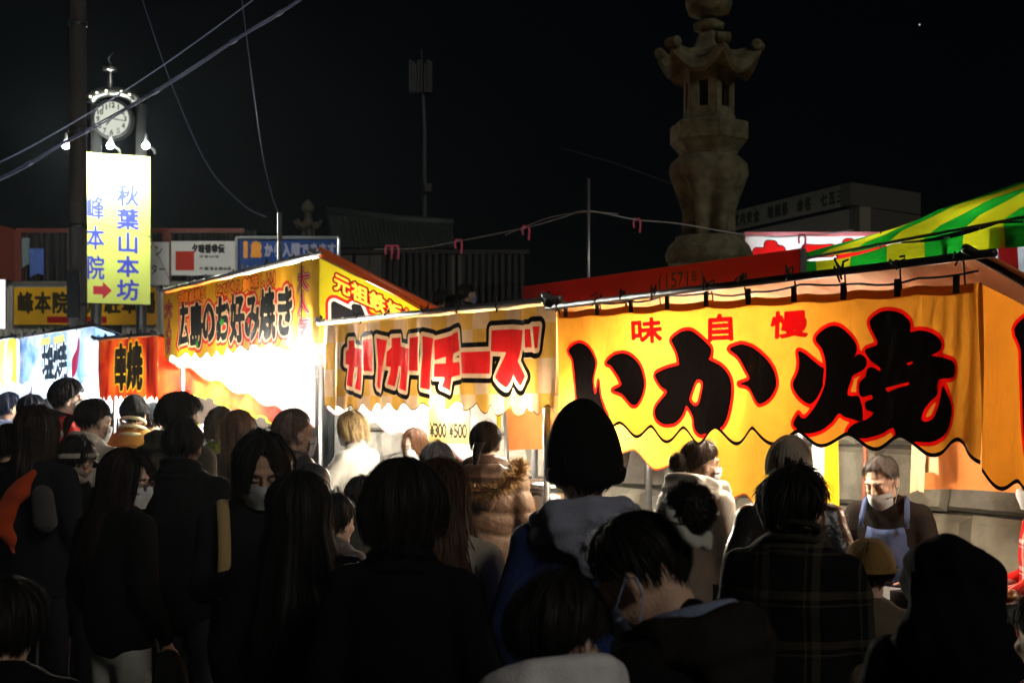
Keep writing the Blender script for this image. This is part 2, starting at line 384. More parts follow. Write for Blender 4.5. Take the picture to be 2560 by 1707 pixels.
HEMC = printed('hem_cloth', rgb('#d0882c'), [], trans=.5)
def stall(label, u0, u1, zp, ztop, zhem, mat_front, fields, lam, amp, slope=.34, depth=1.45, roof_mat=None, roof_name='roof',
          side_mat=None, side_fields=None, side_hem=None, inner_mat=None, inner=True, pole=M_pole, back=None, res=.008, seed=1, fold=(.03, .35), rope=False, ties=9, side_len=None, posts=True, rpost=False, pleat=False):
    """zp, ztop, zhem: (right end, left end) heights of pole, cloth top, hem"""
    root = empty('food_stall', Lp((u0+u1)/2, depth/2, ground_z(*Lp((u0+u1)/2, depth/2)[:2])), label, 'food stall', 'food stalls along the street')
    L = u1-u0; org = Lp(u1); rt = -d
    zpf = lambda u: lerp(zp[0], zp[1], (u-u0)/L)
    top = lambda x: lerp(ztop[1], ztop[0], x/L) - (.012*math.sin(math.pi*((x/.33) % 1)) if rope else .006*math.sin(math.pi*((x/.5) % 1)))
    hem = lambda x: lerp(zhem[1], zhem[0], x/L) + .010*math.sin(2.1*x+seed)+.006*math.sin(5.3*x+2*seed) - amp*(1+.18*math.sin(3.7*x+seed))*(.5-.5*math.cos(2*math.pi*(x+.035*math.sin(2.9*x+seed))/lam))**.8
    b = cloth('front_banner', root, org, rt, -n, 0.0, L+(.012 if pleat else 0), top, hem, res, (lambda X, T, Z, ff=folder(fold[0], fold[1], seed): ff(X, T, Z)+(np.exp(-(L-X)/.22)*.009*np.sin(2*math.pi*(L-X)*(1.15-.5*T)/.075)*(.35+.65*np.clip(T*2, 0, 1)) if pleat else 0)), mat_front, fields, hem=True)
    # poles and frame
    MB().tube([Lp(u0-.10, -.03, zp[0]-.012), Lp(u1+.06, -.03, zp[1]-.012)], .017, 10).build('front_pole', pole, root, True)
    for u, z in ((u0, zp[0]), (u1, zp[1])):
        MB().tube([Lp(u, -.08, z+.012), Lp(u, depth+.1, z-slope*(depth+.1)-.0)], .019, 10).build('side_pole', pole, root, True)
        if posts:
            for s in ((.14, depth) if (rpost or u == u1) else (depth,)):
                w_ = u+(.30 if u == u0 else -.14)
                MB().tube([Lp(w_, s, ground_z(*Lp(u, s)[:2])), Lp(w_, s, z-slope*s)], .022, 10).build('post', M_steel, root, True)
    MB().tube([Lp(u0-.1, depth, zp[0]-slope*depth+.03), Lp(u1+.1, depth, zp[1]-slope*depth+.03)], .019, 10).build('back_pole', pole, root, True)
    # ties
    for k in range(ties):
        u = u0+.06+(L-.12)*(k+random.uniform(-.2, .2)*(0 < k < ties-1))/(ties-1); mb = MB(); knot(mb, Lp(u, -.035, zpf(u)-.008), .9, seed*31+k)
        if rope:
            x = u1-u; mb.tube([Lp(u, -.02, zpf(u)), Lp(u, -.012, top(x)+.03), Lp(u, -.008, top(x))], .004, 6)
        mb.build('tie_cord', M_cord, root)
    if rope:
        pts = [Lp(u1-x, -.006, top(x)+.035+.01*math.sin(x*7)) for x in np.linspace(0, L, 40)]
        MB().tube(pts, .005, 6).build('hanging_rope', M_cord, root)
        for k in range(10):
            x = .1+(L-.2)*k/9; w = .014
            mb = MB(); mb.obox(Lp(u1-x, -.012, top(x)+.008), d, n, (0,0,1), w, .004, .036); mb.build('loop_tab', plain('tab_cloth', (.035, .03, .012), .9), root)
        sheet('top_hem', root, lambda a, c: Lp(u1-.02-(L-.04)*a, -.006-.004*c, top(.02+(L-.04)*a)+.004-.038*c), 60, 2, HEMC)
    # roof
    rf = roof_mat or plain('roof_orange', rgb('#e07a2a'), .8, noise=.2)
    sheet(roof_name, root, lambda a, c: Lp(u0-.06+(L+.12)*a, -.02+(depth+.1)*c, lerp(zp[0], zp[1], a)-.012-slope*(depth+.1)*c-.035*math.sin(math.pi*((a*4) % 1))*math.sin(math.pi*c)+.01*math.sin(23*a+9*c)), 40, 14, rf,
          lambda a, c: (a*L, c*depth))
    # side cloths follow the roof slope
    dl = side_len or depth
    if side_mat is not None:
        hz = side_hem or zhem[0]
        cloth('side_banner', root, Lp(u0-.004), n, -d, 0.0, dl, lambda x: ztop[0]-slope*x, lambda x: hz-slope*x-amp*(.5-.5*math.cos(2*math.pi*(x+.05)/lam))**.8, res, folder(fold[0]*.8, fold[1], seed+5), side_mat, side_fields, hem=True)
    if inner:
        cloth('inner_side_cloth', root, Lp(u1+.01), n, -d, .02, dl, lambda x: ztop[1]-slope*x, lambda x: zhem[1]-slope*x-amp*(.5-.5*math.cos(2*math.pi*(x+.02)/lam))**.8, .03, folder(fold[0]*.6, fold[1], seed+9), inner_mat or mat_front, None, hem=True)
    if back is not None:
        m, z0, z1, ua, ub = back
        cloth('back_cloth', root, Lp(ub, depth-.03), -d, -n, 0, ub-ua, lambda x: z1, lambda x: z0+.02*math.sin(3*x), .05, folder(.02, .5, seed+3), m, None)
    return root

def table(label, u0, u1, s0, s1, z, mat_top, mat_cloth, hang=.75):
    c = Lp((u0+u1)/2, (s0+s1)/2); c.z = ground_z(c.x, c.y); root = empty('counter_table', c, label, 'table', 'stall counters')
    mb = MB(); mb.obox(Lp((u0+u1)/2, (s0+s1)/2, z), d, n, (0,0,1), (u1-u0)/2, (s1-s0)/2, .02); mb.build('table_top', mat_top, root)
    cloth('skirt', root, Lp(u1, s0-.012), -d, -n, 0, u1-u0, lambda x: z+.01, lambda x: z-hang, .05, folder(.02, .2, 3), mat_cloth, None)
    for u in (u0+.06, u1-.06):
        for s in (s0+.05, s1-.05): MB().tube([Lp(u, s, ground_z(*Lp(u, s)[:2])), Lp(u, s, z-.02)], .018, 8).build('leg', M_steel, root, True)
    return root

# ---- stone retaining wall behind the stalls, every block a piece
WS = 2.25
wb = Lp(4.0, WS+.4); wall = empty('stone_wall', (wb.x, wb.y, 0), 'rough grey stone block wall behind the squid stall', 'wall')
WL = (-2.4, 10.2); ZT = 1.95
mb = MB(); mb.obox(Lp((WL[0]+WL[1])/2, WS+.36, ZT/2-.3), d, n, (0,0,1), (WL[1]-WL[0])/2, .28, ZT/2+.28); mb.build('wall_core', plain('wall_mortar', (.05, .048, .042), .95, noise=.4), wall)
M_st = [plain('stone_%d' % i, c, .9, noise=.38, nscale=7, bump=.9, bscale=26, spec=.2) for i, c in enumerate([(.20, .19, .155), (.16, .155, .135), (.24, .225, .18), (.18, .175, .155)])]
z = -.15; row = 0
while z < ZT-.05:
    h = (.42, .36, .46, .38, .40, .34)[row % 6]; h = min(h, ZT-z); u = WL[0]+random.uniform(0, .3); k1 = 0
    while u < WL[1]-.1:
        w = random.uniform(.45, .95); sk0 = k1; k1 = random.uniform(-.09, .09); u2 = min(u+w, WL[1])
        j = lambda a=.012: random.uniform(-a, a); g = .011; f0 = WS+random.uniform(-.02, .02)
        q = [(u+g+sk0*.5, z+g), (u2-g-.0+k1*.5, z+g), (u2-g-k1*.5, z+h-g), (u+g-sk0*.5, z+h-g)]
        q = [(a+j(), b+j(.008)) for a, b in q]; cu = sum(a for a, b in q)/4; cz = sum(b for a, b in q)/4
        v = [Lp(a, WS+.12, b) for a, b in q] + [Lp(a, f0+.045, b) for a, b in q] + [Lp(cu+(a-cu)*.88, f0+j(.015), cz+(b-cz)*.84) for a, b in q] + [Lp(cu+j(.05), f0-.012, cz+j(.04))]
        fs = [(i, (i+1) % 4, 4+(i+1) % 4, 4+i) for i in range(4)]+[(4+i, 4+(i+1) % 4, 8+(i+1) % 4, 8+i) for i in range(4)]+[(8+i, 8+(i+1) % 4, 12) for i in range(4)]
        MB().add(v, fs).build('stone_block', random.choice(M_st), wall); u = u2
    z += h; row += 1
# terrace behind the wall
mb = MB(); a, b, c, e = Lp(-6, WS+.5), Lp(12, WS+.5), Lp(12, 14), Lp(-6, 14)
mb.add([Vector((p.x, p.y, zz)) for zz in (-.4, ZT-.02) for p in (a, b, c, e)], [(4, 5, 6, 7), (0, 1, 5, 4), (1, 2, 6, 5), (2, 3, 7, 6), (3, 0, 4, 7)])
o = mb.build('terrace_ground', plain('packed_earth', (.07, .06, .045), .95, noise=.3, nscale=4)); tag(o, 'raised earth terrace behind the stone wall', None, kind='structure')

# ---- squid stall (nearest): hand-painted letters traced as real print outlines
ZA = lambda pts: [uz(1340+x/2.703, 600+y/2.703) for x, y in pts]
ZB = lambda pts: [uz(1900+x/2.45, 560+y/2.45) for x, y in pts]
ZC = lambda pts: [uz(800+x/3.266, 640+y/3.266) for x, y in pts]
SQ0, SQ1 = 0.0, 2.94
def banner_polys(lists, u1, sm=3): return [poly_segs(smooth_poly([(u1-u, z) for u, z in L], sm) if sm else [(u1-u, z) for u, z in L]) for L in lists]
i1 = [(212,745),(262,700),(310,700),(365,740),(408,805),(414,845),(392,920),(388,960),(402,1040),(420,1010),(436,950),(450,1060),(480,1150),(490,1200),(430,1260),(350,1260),(290,1180),(268,1080),(255,950),(245,850),(238,800)]
i2 = [(490,830),(540,775),(600,765),(650,795),(690,850),(715,930),(718,990),(700,1060),(670,1110),(640,1115),(620,1095),(580,1040),(530,1015),(575,985),(575,960),(555,910),(520,850)]
k1 = [(920,670),(985,620),(1045,610),(1100,640),(1175,710),(1190,745),(1185,790),(1175,805),(1235,840),(1280,900),(1300,970),(1300,1060),(1285,1170),(1265,1240),(1230,1280),(1130,1315),(1090,1300),(1068,1265),(1065,1200),(1040,1150),(1018,1120),(1000,1160),(970,1210),(930,1240),(870,1245),(820,1215),(800,1170),(805,1130),(830,1095),(890,1025),(850,995),(810,950),(795,905),(870,870),(965,845),(975,830),(960,760),(930,700)]
k1h = [(1100,945),(1130,950),(1138,985),(1115,1090),(1085,1120),(1050,1095),(1045,1065),(1075,990)]
k2 = [(1290,735),(1350,705),(1390,705),(1470,730),(1560,790),(1620,870),(1640,950),(1630,1010),(1590,1075),(1535,1105),(1500,1090),(1440,1010),(1400,985),(1345,970),(1420,945),(1425,920),(1390,870),(1345,790)]
y1 = [(238,780),(275,790),(330,840),(372,875),(385,880),(380,960),(378,990),(350,1060),(320,1095),(295,1100),(250,1070),(215,1020),(208,970),(235,910),(245,840)]
y2 = [(335,705),(375,650),(435,622),(490,635),(550,690),(585,745),(580,790),(560,820),(600,795),(640,815),(652,850),(630,890),(560,925),(545,960),(525,1045),(585,1050),(600,1060),(620,1120),(625,1190),(600,1205),(560,1195),(510,1180),(475,1160),(440,1210),(380,1260),(310,1282),(250,1275),(210,1245),(200,1215),(235,1160),(245,1180),(280,1185),(340,1110),(385,1000),(395,900),(390,830),(370,760)]
y3 = [(670,610),(680,580),(735,540),(800,530),(870,545),(915,580),(935,625),(930,665),(980,650),(1050,665),(1095,710),(1105,745),(1085,780),(1045,805),(1110,815),(1165,840),(1185,880),(1175,930),(1140,945),(1090,950),(1075,990),(1080,1040),(1040,1080),(1005,1130),(985,1190),(1000,1210),(1045,1195),(1070,1150),(1090,1090),(1105,1000),(1115,990),(1130,1040),(1165,1120),(1160,1200),(1130,1270),(1060,1330),(980,1335),(880,1325),(840,1290),(830,1245),(760,1280),(660,1310),(580,1310),(535,1285),(535,1255),(575,1220),(640,1200),(700,1155),(650,1140),(640,1090),(690,1070),(680,1045),(625,1060),(600,1040),(600,970),(640,935),(650,890),(690,875),(740,900),(745,880),(680,840),(640,790),(645,765),(720,740),(715,700),(690,660)]
y3a = [(780,1005),(860,985),(930,968),(925,985),(860,1005),(800,1028)]
y3b = [(915,855),(945,840),(948,853),(922,866)]
big = banner_polys([ZA(i1), ZA(i2), ZA(k2), ZB(y1), ZB(y2)], SQ1)
big.append(np.vstack(banner_polys([ZA(k1), ZA(k1h)], SQ1)))
big.append(np.vstack(banner_polys([ZB(y3)], SQ1, 2)+banner_polys([ZB(y3a), ZB(y3b)], SQ1, 1)))
small = []
for ch, (x0, y0, x1, y1_), zz in (('味', (635,520,848,700), ZA), ('自', (1145,495,1338,685), ZA), ('慢', (78,525,292,700), ZB)):
    (ua, za), (ub, zb) = zz([(x0, y1_), (x1, y0)]); small += text_segs(ch, SQ1-ua, SQ1-ub, za, zb, fill=1.06)
yel = rgb('#f0a008'); red = rgb('#c8100a'); blk = (.0015, .0012, .0012)
sq_layers = [('big', .016, rgb('#d8100a')), ('big', 0.0, blk), ('small', .006, rgb('#a8080a'))]
M_sq = printed('squid_banner_cloth', rgb('#e69a30'), sq_layers, trans=.42, dirt=.28, hem=(.017, blk))
# the side cloth starts with the same first letter
side_i = [poly_segs(smooth_poly([(.19+(x-212)*.00148, 2.08-(y-700)*.00125) for x, y in i1], 3))]
M_sqs = printed('squid_side_cloth', rgb('#de8824'), [('big', .016, rgb('#d8100a')), ('big', 0.0, blk)], trans=.42, dirt=.2, hem=(.017, blk))
M_sqi = printed('squid_inner_cloth', rgb('#eeb038'), [], trans=.3, dirt=.15, hem=(.01, rgb('#b03a10')))
M_peach = printed('orange_tarp', rgb('#e2894a'), [], trans=.35, dirt=.2)
st_squid = stall('nearest stall with yellow grilled squid banner in huge black letters', SQ0, SQ1, (2.313, 2.293), (2.20, 2.257), (1.575, 1.655), M_sq, {'big': big, 'small': small}, .28, .068,
      roof_mat=M_peach, side_mat=M_sqs, side_fields={'big': side_i}, side_hem=1.50, inner_mat=M_sqi, rope=True, ties=10, pleat=True, seed=3, fold=(.022, .5), depth=1.6, res=.0075,
      back=(M_peach, 1.27, 1.80, -.8, 1.78))
M_hot2 = emit('lamp_glow_banner', (1.0, .87, .66), 420.0)
for (u, s, z, mm, lb) in ((2.15, .30, 1.98, M_hot2, 'bare warm bulb behind the first black letter of the yellow squid banner'), (1.25, .48, 1.98, M_hot2, 'bare warm bulb behind the middle of the yellow squid banner'),
        (2.72, .16, 1.66, M_hot, 'low bulb at the left end of the squid stall'), (1.75, .42, 1.80, M_hot, 'low bulb in front of the squid cook'), (.45, 1.15, 1.66, M_hot2, 'low bulb at the right end of the squid stall')):
    lamp(u, s, z, 2.3-.34*s, lb, mm)
table('dark counter under the yellow squid banner', .05, 2.85, .05, .62, .86, M_steel, plain('dark_skirt', (.03, .028, .03), .9))

# ---- fried cheese stall
CH0, CH1 = 2.965, 6.10
ka1 = [(222,690),(268,688),(270,745),(350,765),(348,830),(345,920),(340,1000),(332,1100),(285,1080),(300,1000),(305,905),(280,905),(270,960),(265,1070),(215,1050),(225,960),(232,890),(195,880),(198,775),(222,765)]
ri1 = [(355,690),(430,673),(435,800),(432,942),(362,938),(358,800)]; ri1b = [(465,668),(540,688),(530,800),(515,950),(500,1090),(465,1075),(460,1050),(475,900),(472,780)]
ka2 = [(570,668),(645,664),(648,735),(735,755),(730,820),(725,930),(715,1000),(705,1100),(640,1078),(655,1000),(658,900),(628,898),(618,980),(605,1065),(550,1045),(565,960),(570,905),(537,900),(540,780),(568,745)]
ri2 = [(742,668),(818,655),(805,800),(798,938),(730,935),(738,800)]; ri2b = [(848,652),(925,672),(915,800),(895,960),(880,1095),(818,1072),(832,930),(848,800)]
chi = [(932,688),(1130,618),(1142,770),(1090,800),(1085,870),(1138,862),(1140,970),(1075,990),(1058,1100),(990,1065),(1010,990),(945,985),(945,880),(1010,875),(1012,820),(945,850)]
bar = [(1155,785),(1388,775),(1385,960),(1160,958)]
zu = [(1395,605),(1560,595),(1675,605),(1650,760),(1620,860),(1640,900),(1680,980),(1635,1060),(1575,965),(1555,1000),(1515,1075),(1435,990),(1480,880),(1510,785),(1392,778)]
dk1 = [(1690,598),(1730,595),(1738,745),(1690,748)]; dk2 = [(1745,575),(1800,572),(1780,750),(1755,755)]
chz = banner_polys([ZC(q) for q in (ka1, ri1, ri1b, ka2, ri2, ri2b, chi, bar, zu, dk1, dk2)], CH1, 0)
M_ch = printed('cheese_banner_cloth', ('check', rgb('#cf9c42'), rgb('#d0aa84'), .185, .2), [('big', .058, blk), ('big', .027, rgb('#d8b48f')), ('big', 0.0, rgb('#d42020'))], trans=.17, dirt=.3, hem=(.008, rgb('#4a2a10')))
M_white = printed('white_tarp', (.82, .80, .76), [], trans=.3, dirt=.06, hem=(.012, rgb('#e06a70')))
st_cheese = stall('stall with checked banner in red block letters next to squid stall', CH0, CH1, (2.336, 2.366), (2.295, 2.335), (1.735, 1.745), M_ch, {'big': chz}, .22, .05,
      roof_mat=printed('cheese_roof', rgb('#d8b070'), [], trans=.4), inner_mat=M_white, ties=7, rpost=True, seed=11, fold=(.028, .28), depth=1.5, pole=M_steel,
      back=(printed('orange_back', rgb('#e08a4a'), [], trans=.3), 1.38, 1.80, 4.7, 5.9))
for (u, s, z, k) in ((5.3, .6, 1.80, 0), (4.35, .14, 1.74, 1), (3.4, .14, 1.74, 2)):
    lamp(u, s, z, 2.33-.34*s, ('bare bulb at the left end of the checked banner stall', 'bare bulb in the middle of the checked banner stall', 'bare bulb by the white panel of the checked banner stall')[k], emit('lamp_glow_cheese', (1.0, .9, .72), 1500.0))
table('bright counter under the checked banner', 3.15, 5.85, .1, .7, .92, plain('pale_top', (.7, .66, .58), .5), plain('pale_skirt', (.6, .5, .38), .9))

# ---- okonomiyaki stall (taller)
OK0, OK1 = 6.22, 9.95
def box_uz(u1, x0, y0, x1, y1):            # photo rectangle -> banner box
    ua, za = uz(x0, y1); ub, zb = uz(x1, y0); return u1-ua, u1-ub, za, zb
L_ = OK1-OK0
def okz(x, f): return lerp(2.24+.04, 2.20+.04, 1-x/L_)*(1-f)+lerp(2.84, 2.82, x/L_)*f
bigk = text_segs('広島のお好み焼き', .40, 3.24, 2.275, 2.70, fill=1.0, wob=.08)
topk = text_segs('元祖鉄板焼き！', .38, 1.28, 2.705, 2.82, wob=.15)+text_segs('とびきり美味しい！', 1.45, 3.0, 2.70, 2.825, wob=.15)
endk = text_segs('大人気', 3.30, 3.58, 2.24, 2.80, vertical=True, lean=.12)+text_segs('大人気', .05, .24, 2.24, 2.76, vertical=True, lean=.1)
star_g = [poly_segs([(cx+r*math.cos(a), cz+r*math.sin(a)) for k in range(10) for a in [k*math.pi/5] for r in [(.05 if k % 2 else .022)]]) for cx, cz in ((1.62, 2.47), (.98, 2.30))]
star_r = [poly_segs([(cx+r*math.cos(a), cz+r*math.sin(a)) for k in range(10) for a in [k*math.pi/5] for r in [(.05 if k % 2 else .022)]]) for cx, cz in ((1.3, 2.52), (2.25, 2.45))]
M_ok = printed('okonomiyaki_banner_cloth', ('cloud', [(.3, rgb('#b08a10')), (.45, rgb('#c79a1c')), (.62, rgb('#d99a1a')), (.75, rgb('#b48a20'))], 1.2, .8),
     [('big', .062, rgb('#c8281a')), ('big', .036, rgb('#d8b48a')), ('big', .018, (.008, .01, .012)), ('top', .017, rgb('#7a1408')), ('top', .006, rgb('#e8801a')),
      ('end', .02, rgb('#5a2012')), ('end', .010, rgb('#c89a90')), ('end', .004, rgb('#a01a28')), ('sg', 0, rgb('#2f8a2a')), ('sr', 0, rgb('#d8301a'))], trans=.05, dirt=.25, hem=(.010, rgb('#7a4a10')))
side_t = text_segs('元祖鉄板焼き', .12, 1.0, 2.60, 2.745, wob=.05)
for gseg in side_t:
    gseg[:, 1] += -.42*(gseg[:, 0]-.1)+.02; gseg[:, 3] += -.42*(gseg[:, 2]-.1)+.02
side_b = text_segs('広島', .06, 1.05, 2.10, 2.60, fill=1.0)
for gseg in side_b: gseg[:, 1] += -.42*(gseg[:, 0]-.1); gseg[:, 3] += -.42*(gseg[:, 2]-.1)
M_oks = printed('okonomiyaki_side_cloth', rgb('#c7b81e'), [('big', .075, rgb('#c8201a')), ('big', .05, rgb('#d8d2c8')), ('big', .026, (.01, .01, .012)), ('top', .020, rgb('#300a06')), ('top', .013, rgb('#d02414')), ('top', .004, rgb('#f0d84a'))], trans=.14, dirt=.12, hem=(.01, rgb('#b02a20')))
M_okin = printed('okonomiyaki_inner', (.85, .84, .80), [], trans=.3, dirt=.05, hem=(.012, rgb('#b86a50')))
st_okono = stall('tall stall with yellow pancake banner in black brush letters', OK0, OK1, (2.89, 2.87), (2.855, 2.835), (2.255, 2.225), M_ok, {'big': bigk, 'top': topk, 'end': endk, 'sg': star_g, 'sr': star_r}, .30, .055,
      slope=.42, roof_mat=plain('orange_vinyl', rgb('#e8641a'), .35, noise=.08, bump=.05), side_mat=M_oks, side_fields={'big': side_b, 'top': side_t}, side_hem=2.23, inner_mat=M_okin, ties=9, seed=21, fold=(.02, .4), depth=1.6, pole=M_steel, res=.011)
# orange roll along the right edge of that roof
o = MB().tube([Lp(OK0-.03, -.02, 2.90), Lp(OK0-.03, .9, 2.52), Lp(OK0-.03, 1.55, 2.25)], .036, 12).build('roof_edge_roll', MC['orange_vinyl'], st_okono, True)
for (u, s, z, k) in ((6.5, -.02, 2.14, 0), (7.2, .5, 2.2, 1), (8.3, .3, 2.18, 2), (9.3, .3, 2.16, 3)):
    lamp(u, s, z, 2.85-.42*s, ('glaring bulb low at the right end of the pancake stall', 'second bulb from the right inside the pancake stall', 'third bulb from the right inside the pancake stall', 'leftmost bulb inside the pancake stall')[k], emit('lamp_glow_pancake', (1.0, .93, .78), 2900.0), r=.05)
table('white counter under the tall pancake banner', 6.35, 9.8, .1, .75, .95, plain('pale_top', (.7, .66, .58), .5), plain('white_skirt', (.7, .68, .62), .9))
# ---- skewer stall
SK0, SK1 = 10.15, 12.3
bigs = text_segs('串焼', .62, 1.62, 1.90, 2.40, fill=1.0)
flame = ('cloud', [(.32, rgb('#5a0a08')), (.42, rgb('#b8240e')), (.52, rgb('#e0501e')), (.66, rgb('#e89030')), (.75, rgb('#a83a18'))], 2.2, 1.1)
M_sk = printed('skewer_banner_cloth', flame, [('big', .045, rgb('#e8c020')), ('big', .026, (.012, .01, .008))], trans=.16, dirt=.15, hem=(.006, rgb('#3a0a06')))
M_sks = printed('skewer_side_cloth', flame, [('big', .045, rgb('#e8d020')), ('big', .03, (.03, .026, .022))], trans=.3, dirt=.1, hem=(.006, rgb('#3a0a06')))
sk_side = text_segs('串焼', .30, 1.25, 1.66, 2.0)
for gseg in sk_side: gseg[:, 1] += -.36*gseg[:, 0]; gseg[:, 3] += -.36*gseg[:, 2]
stall('stall with red flame banner in yellow-edged black skewer letters', SK0, SK1, (2.46, 2.50), (2.43, 2.46), (1.84, 1.84), M_sk, {'big': bigs}, .13, .05, roof_mat=M_peach,
      side_mat=M_sks, side_fields={'big': sk_side}, side_hem=1.72, inner_mat=M_white, ties=6, seed=31, depth=1.5, res=.012, fold=(.03, .3))
for (u, s, z, k) in ((10.7, .9, 1.95, 0), (11.7, .9, 1.95, 1)):
    lamp(u, s, z, 2.45-.34*s, ('right bulb behind the red flame banner', 'left bulb behind the red flame banner')[k], emit('lamp_glow_skewer', (1.0, .88, .7), 2600.0))
table('counter under the red flame banner', 10.2, 12.2, .1, .7, .92, MC['pale_top'], plain('dark_skirt', (.03, .028, .03), .9))

# ---- blue and white salt-grill stall
SA0, SA1 = 12.45, 16.2
bigw = text_segs('塩焼', 1.30, 2.55, 2.06, 2.52, fill=1.02)
skyb = ('cloud', [(.34, rgb('#5a86c8')), (.46, rgb('#8fb0dc')), (.55, rgb('#d4d8e4')), (.72, rgb('#e6e4ea'))], 1.3, 1.6)
fish = [poly_segs(smooth_poly([(2.75, 2.1), (2.82, 2.3), (2.95, 2.45), (3.05, 2.55), (3.08, 2.42), (3.02, 2.28), (2.95, 2.15), (2.86, 2.08)], 3))]
tape = [poly_segs([(a, 2.5), (a+.42, 2.52), (a+.42, 2.61), (a, 2.59)]) for a in (1.25, 1.95)]
M_sa = printed('salt_grill_banner_cloth', skyb, [('fish', 0, rgb('#8a2038')), ('big', .055, (.02, .03, .04)), ('big', .047, (.8, .84, .9)), ('big', .018, (.012, .02, .028)), ('tape', 0, rgb('#d8c070'))], trans=.15, dirt=.15)
M_sai = printed('blue_white_inner', (.8, .84, .92), [], trans=.3, dirt=.05)
stall('pale blue and white stall with salt grill banner at far left', SA0, SA1, (2.66, 2.68), (2.63, 2.65), (2.08, 2.07), M_sa, {'big': bigw, 'fish': fish, 'tape': tape}, .42, .07, roof_mat=M_sai,
      side_mat=printed('salt_side', skyb, [], trans=.4), inner_mat=M_sai, ties=8, seed=41, depth=1.5, res=.014, fold=(.035, .3))
for (u, s, z, k) in ((13.0, .8, 2.15, 0), (14.3, .8, 2.15, 1), (15.6, .8, 2.15, 2)):
    lamp(u, s, z, 2.6-.34*s, ('rightmost cold white bulb in the pale blue stall', 'middle cold white bulb in the pale blue stall', 'leftmost cold white bulb in the pale blue stall')[k], emit('lamp_glow_cold', (.82, .91, 1.0), 3600.0), r=.05)
table('counter under the pale blue banner', 12.6, 16.1, .1, .7, .95, MC['pale_top'], plain('blue_skirt', (.25, .35, .6), .9))
M_yg = printed('lime_banner_cloth', ('cloud', [(.35, rgb('#d8d04a')), (.5, rgb('#a8d030')), (.6, rgb('#e0d8a0')), (.7, rgb('#d09050'))], 2.5, .6), [], trans=.45)
stall('lime and yellow banner stall cut by the left edge of the picture', 16.35, 19.2, (2.70, 2.72), (2.67, 2.69), (2.08, 2.08), M_yg, {}, .3, .06, roof_mat=M_sai, inner_mat=M_sai, ties=5, seed=51, depth=1.5, res=.03)
lamp(17.3, .6, 2.2, 2.5, 'cold white bulb behind the lime banner', MC['lamp_glow_cold'], r=.05)

# yellow and white sheet hanging between the leather jacket and the cook
o = cloth('hanging_sheet', None, (Lp(2.18, 1.2).x, Lp(2.18, 1.2).y, 0), -d, -n, 0, .20, lambda x: 1.72, lambda x: .88, .02, folder(.012, .12, 5), printed('sheet_print', (.8, .78, .7), [('y', 0, rgb('#f2b818'))], trans=.3), {'y': [poly_segs([(.10, .5), (.3, .5), (.3, 2), (.10, 2)])]}); tag(o, 'narrow white and yellow sheet hanging left of the squid cook', 'cloth')

for k_, (ua, zb_, lb) in enumerate(((1.66, 1.26, 'long cream towel hanging right of the squid cook'), (1.60, 1.36, 'short cream towel hanging beside the long one'))):
    o = cloth('towel', None, (Lp(ua, 1.42+.03*k_).x, Lp(ua, 1.42+.03*k_).y, 0), -d, -n, 0, .10, lambda x: 1.74, lambda x: zb_+.02*math.sin(30*x), .012, folder(.03, .05, 7+k_), printed('towel_%d' % k_, rgb('#d8b890'), [], trans=.2)); tag(o, lb, 'towel')
o = MB().tube([Lp(1.98, 1.35, ground_z(*Lp(1.98, 1.35)[:2])), Lp(1.94, 1.38, 1.78)], .014, 8).build('wooden_stick', plain('red_wood', (.25, .09, .05), .7)); tag(o, 'thin reddish stick standing left of the squid cook', 'stick')
# ================================================================= things behind the stalls
M_conc = plain('weathered_concrete', (.16, .15, .13), .9, noise=.3, nscale=6, bump=.5, bscale=40)
M_gran = plain('lantern_granite', (.165, .15, .092), .95, noise=.62, nscale=9, bump=1.0, bscale=30, spec=.1)
# ---- power pole
pb = D(179, 760, 21); root = empty('power_pole', (pb.x, pb.y, ground_z(pb.x, pb.y)), 'tall dark concrete power pole in front of the lit clock sign', 'pole')
MB().tube([(pb.x, pb.y, ground_z(pb.x, pb.y)), (pb.x, pb.y, 5), (pb.x, pb.y, D(0, -120, 21).z)], [.135, .128, .115], 20).build('shaft', plain('pole_concrete', (.045, .036, .028), .9, noise=.3), root, True)
for yy in (55, 300, 520, 700):
    q = D(179, yy, 21); MB().tube([(q.x, q.y, q.z-.03), (q.x, q.y, q.z+.03)], .137, 20).build('steel_band', M_pole, root, True)
q = D(198, 600, 21)
MB().obox((pb.x-.02, pb.y-.15, q.z-.5), (1,0,0), (0,1,0), (0,0,1), .09, .03, .35).build('meter_plate', M_pole, root)

# ---- cables
M_cable = plain('grey_cable', (.13, .155, .28), .45, noise=.2, bump=.1)
def cable(label, pts, r, twin=False, sag=0.0, mat=M_cable, nn=40):
    pts = [Vector(p) for p in pts]; out = []
    # Catmull-Rom
    for i in range(len(pts)-1):
        a, b, c, e = pts[max(i-1, 0)], pts[i], pts[i+1], pts[min(i+2, len(pts)-1)]; m = max(4, nn//(len(pts)-1))
        for k in range(m):
            t = k/m; out.append(.5*((2*b)+(-a+c)*t+(2*a-5*b+4*c-e)*t*t+(-a+3*b-3*c+e)*t**3))
    out.append(pts[-1]); mb = MB()
    if twin:
        mb.tube([p+Vector((0, 0, 1.25*r)) for p in out], r, 8); mb.tube([p-Vector((0, 0, 1.25*r))+Vector((.0, .01*math.sin(i), 0)) for i, p in enumerate(out)], r, 8)
        for i in range(3, len(out)-1, 5): mb.tube([out[i], out[i]+(out[i+1]-out[i]).normalized()*.05], 2.7*r, 8)
    else: mb.tube(out, r, 6)
    o = mb.build('overhead_cable', mat, None, True); return tag(o, label, 'cable', 'overhead cables')
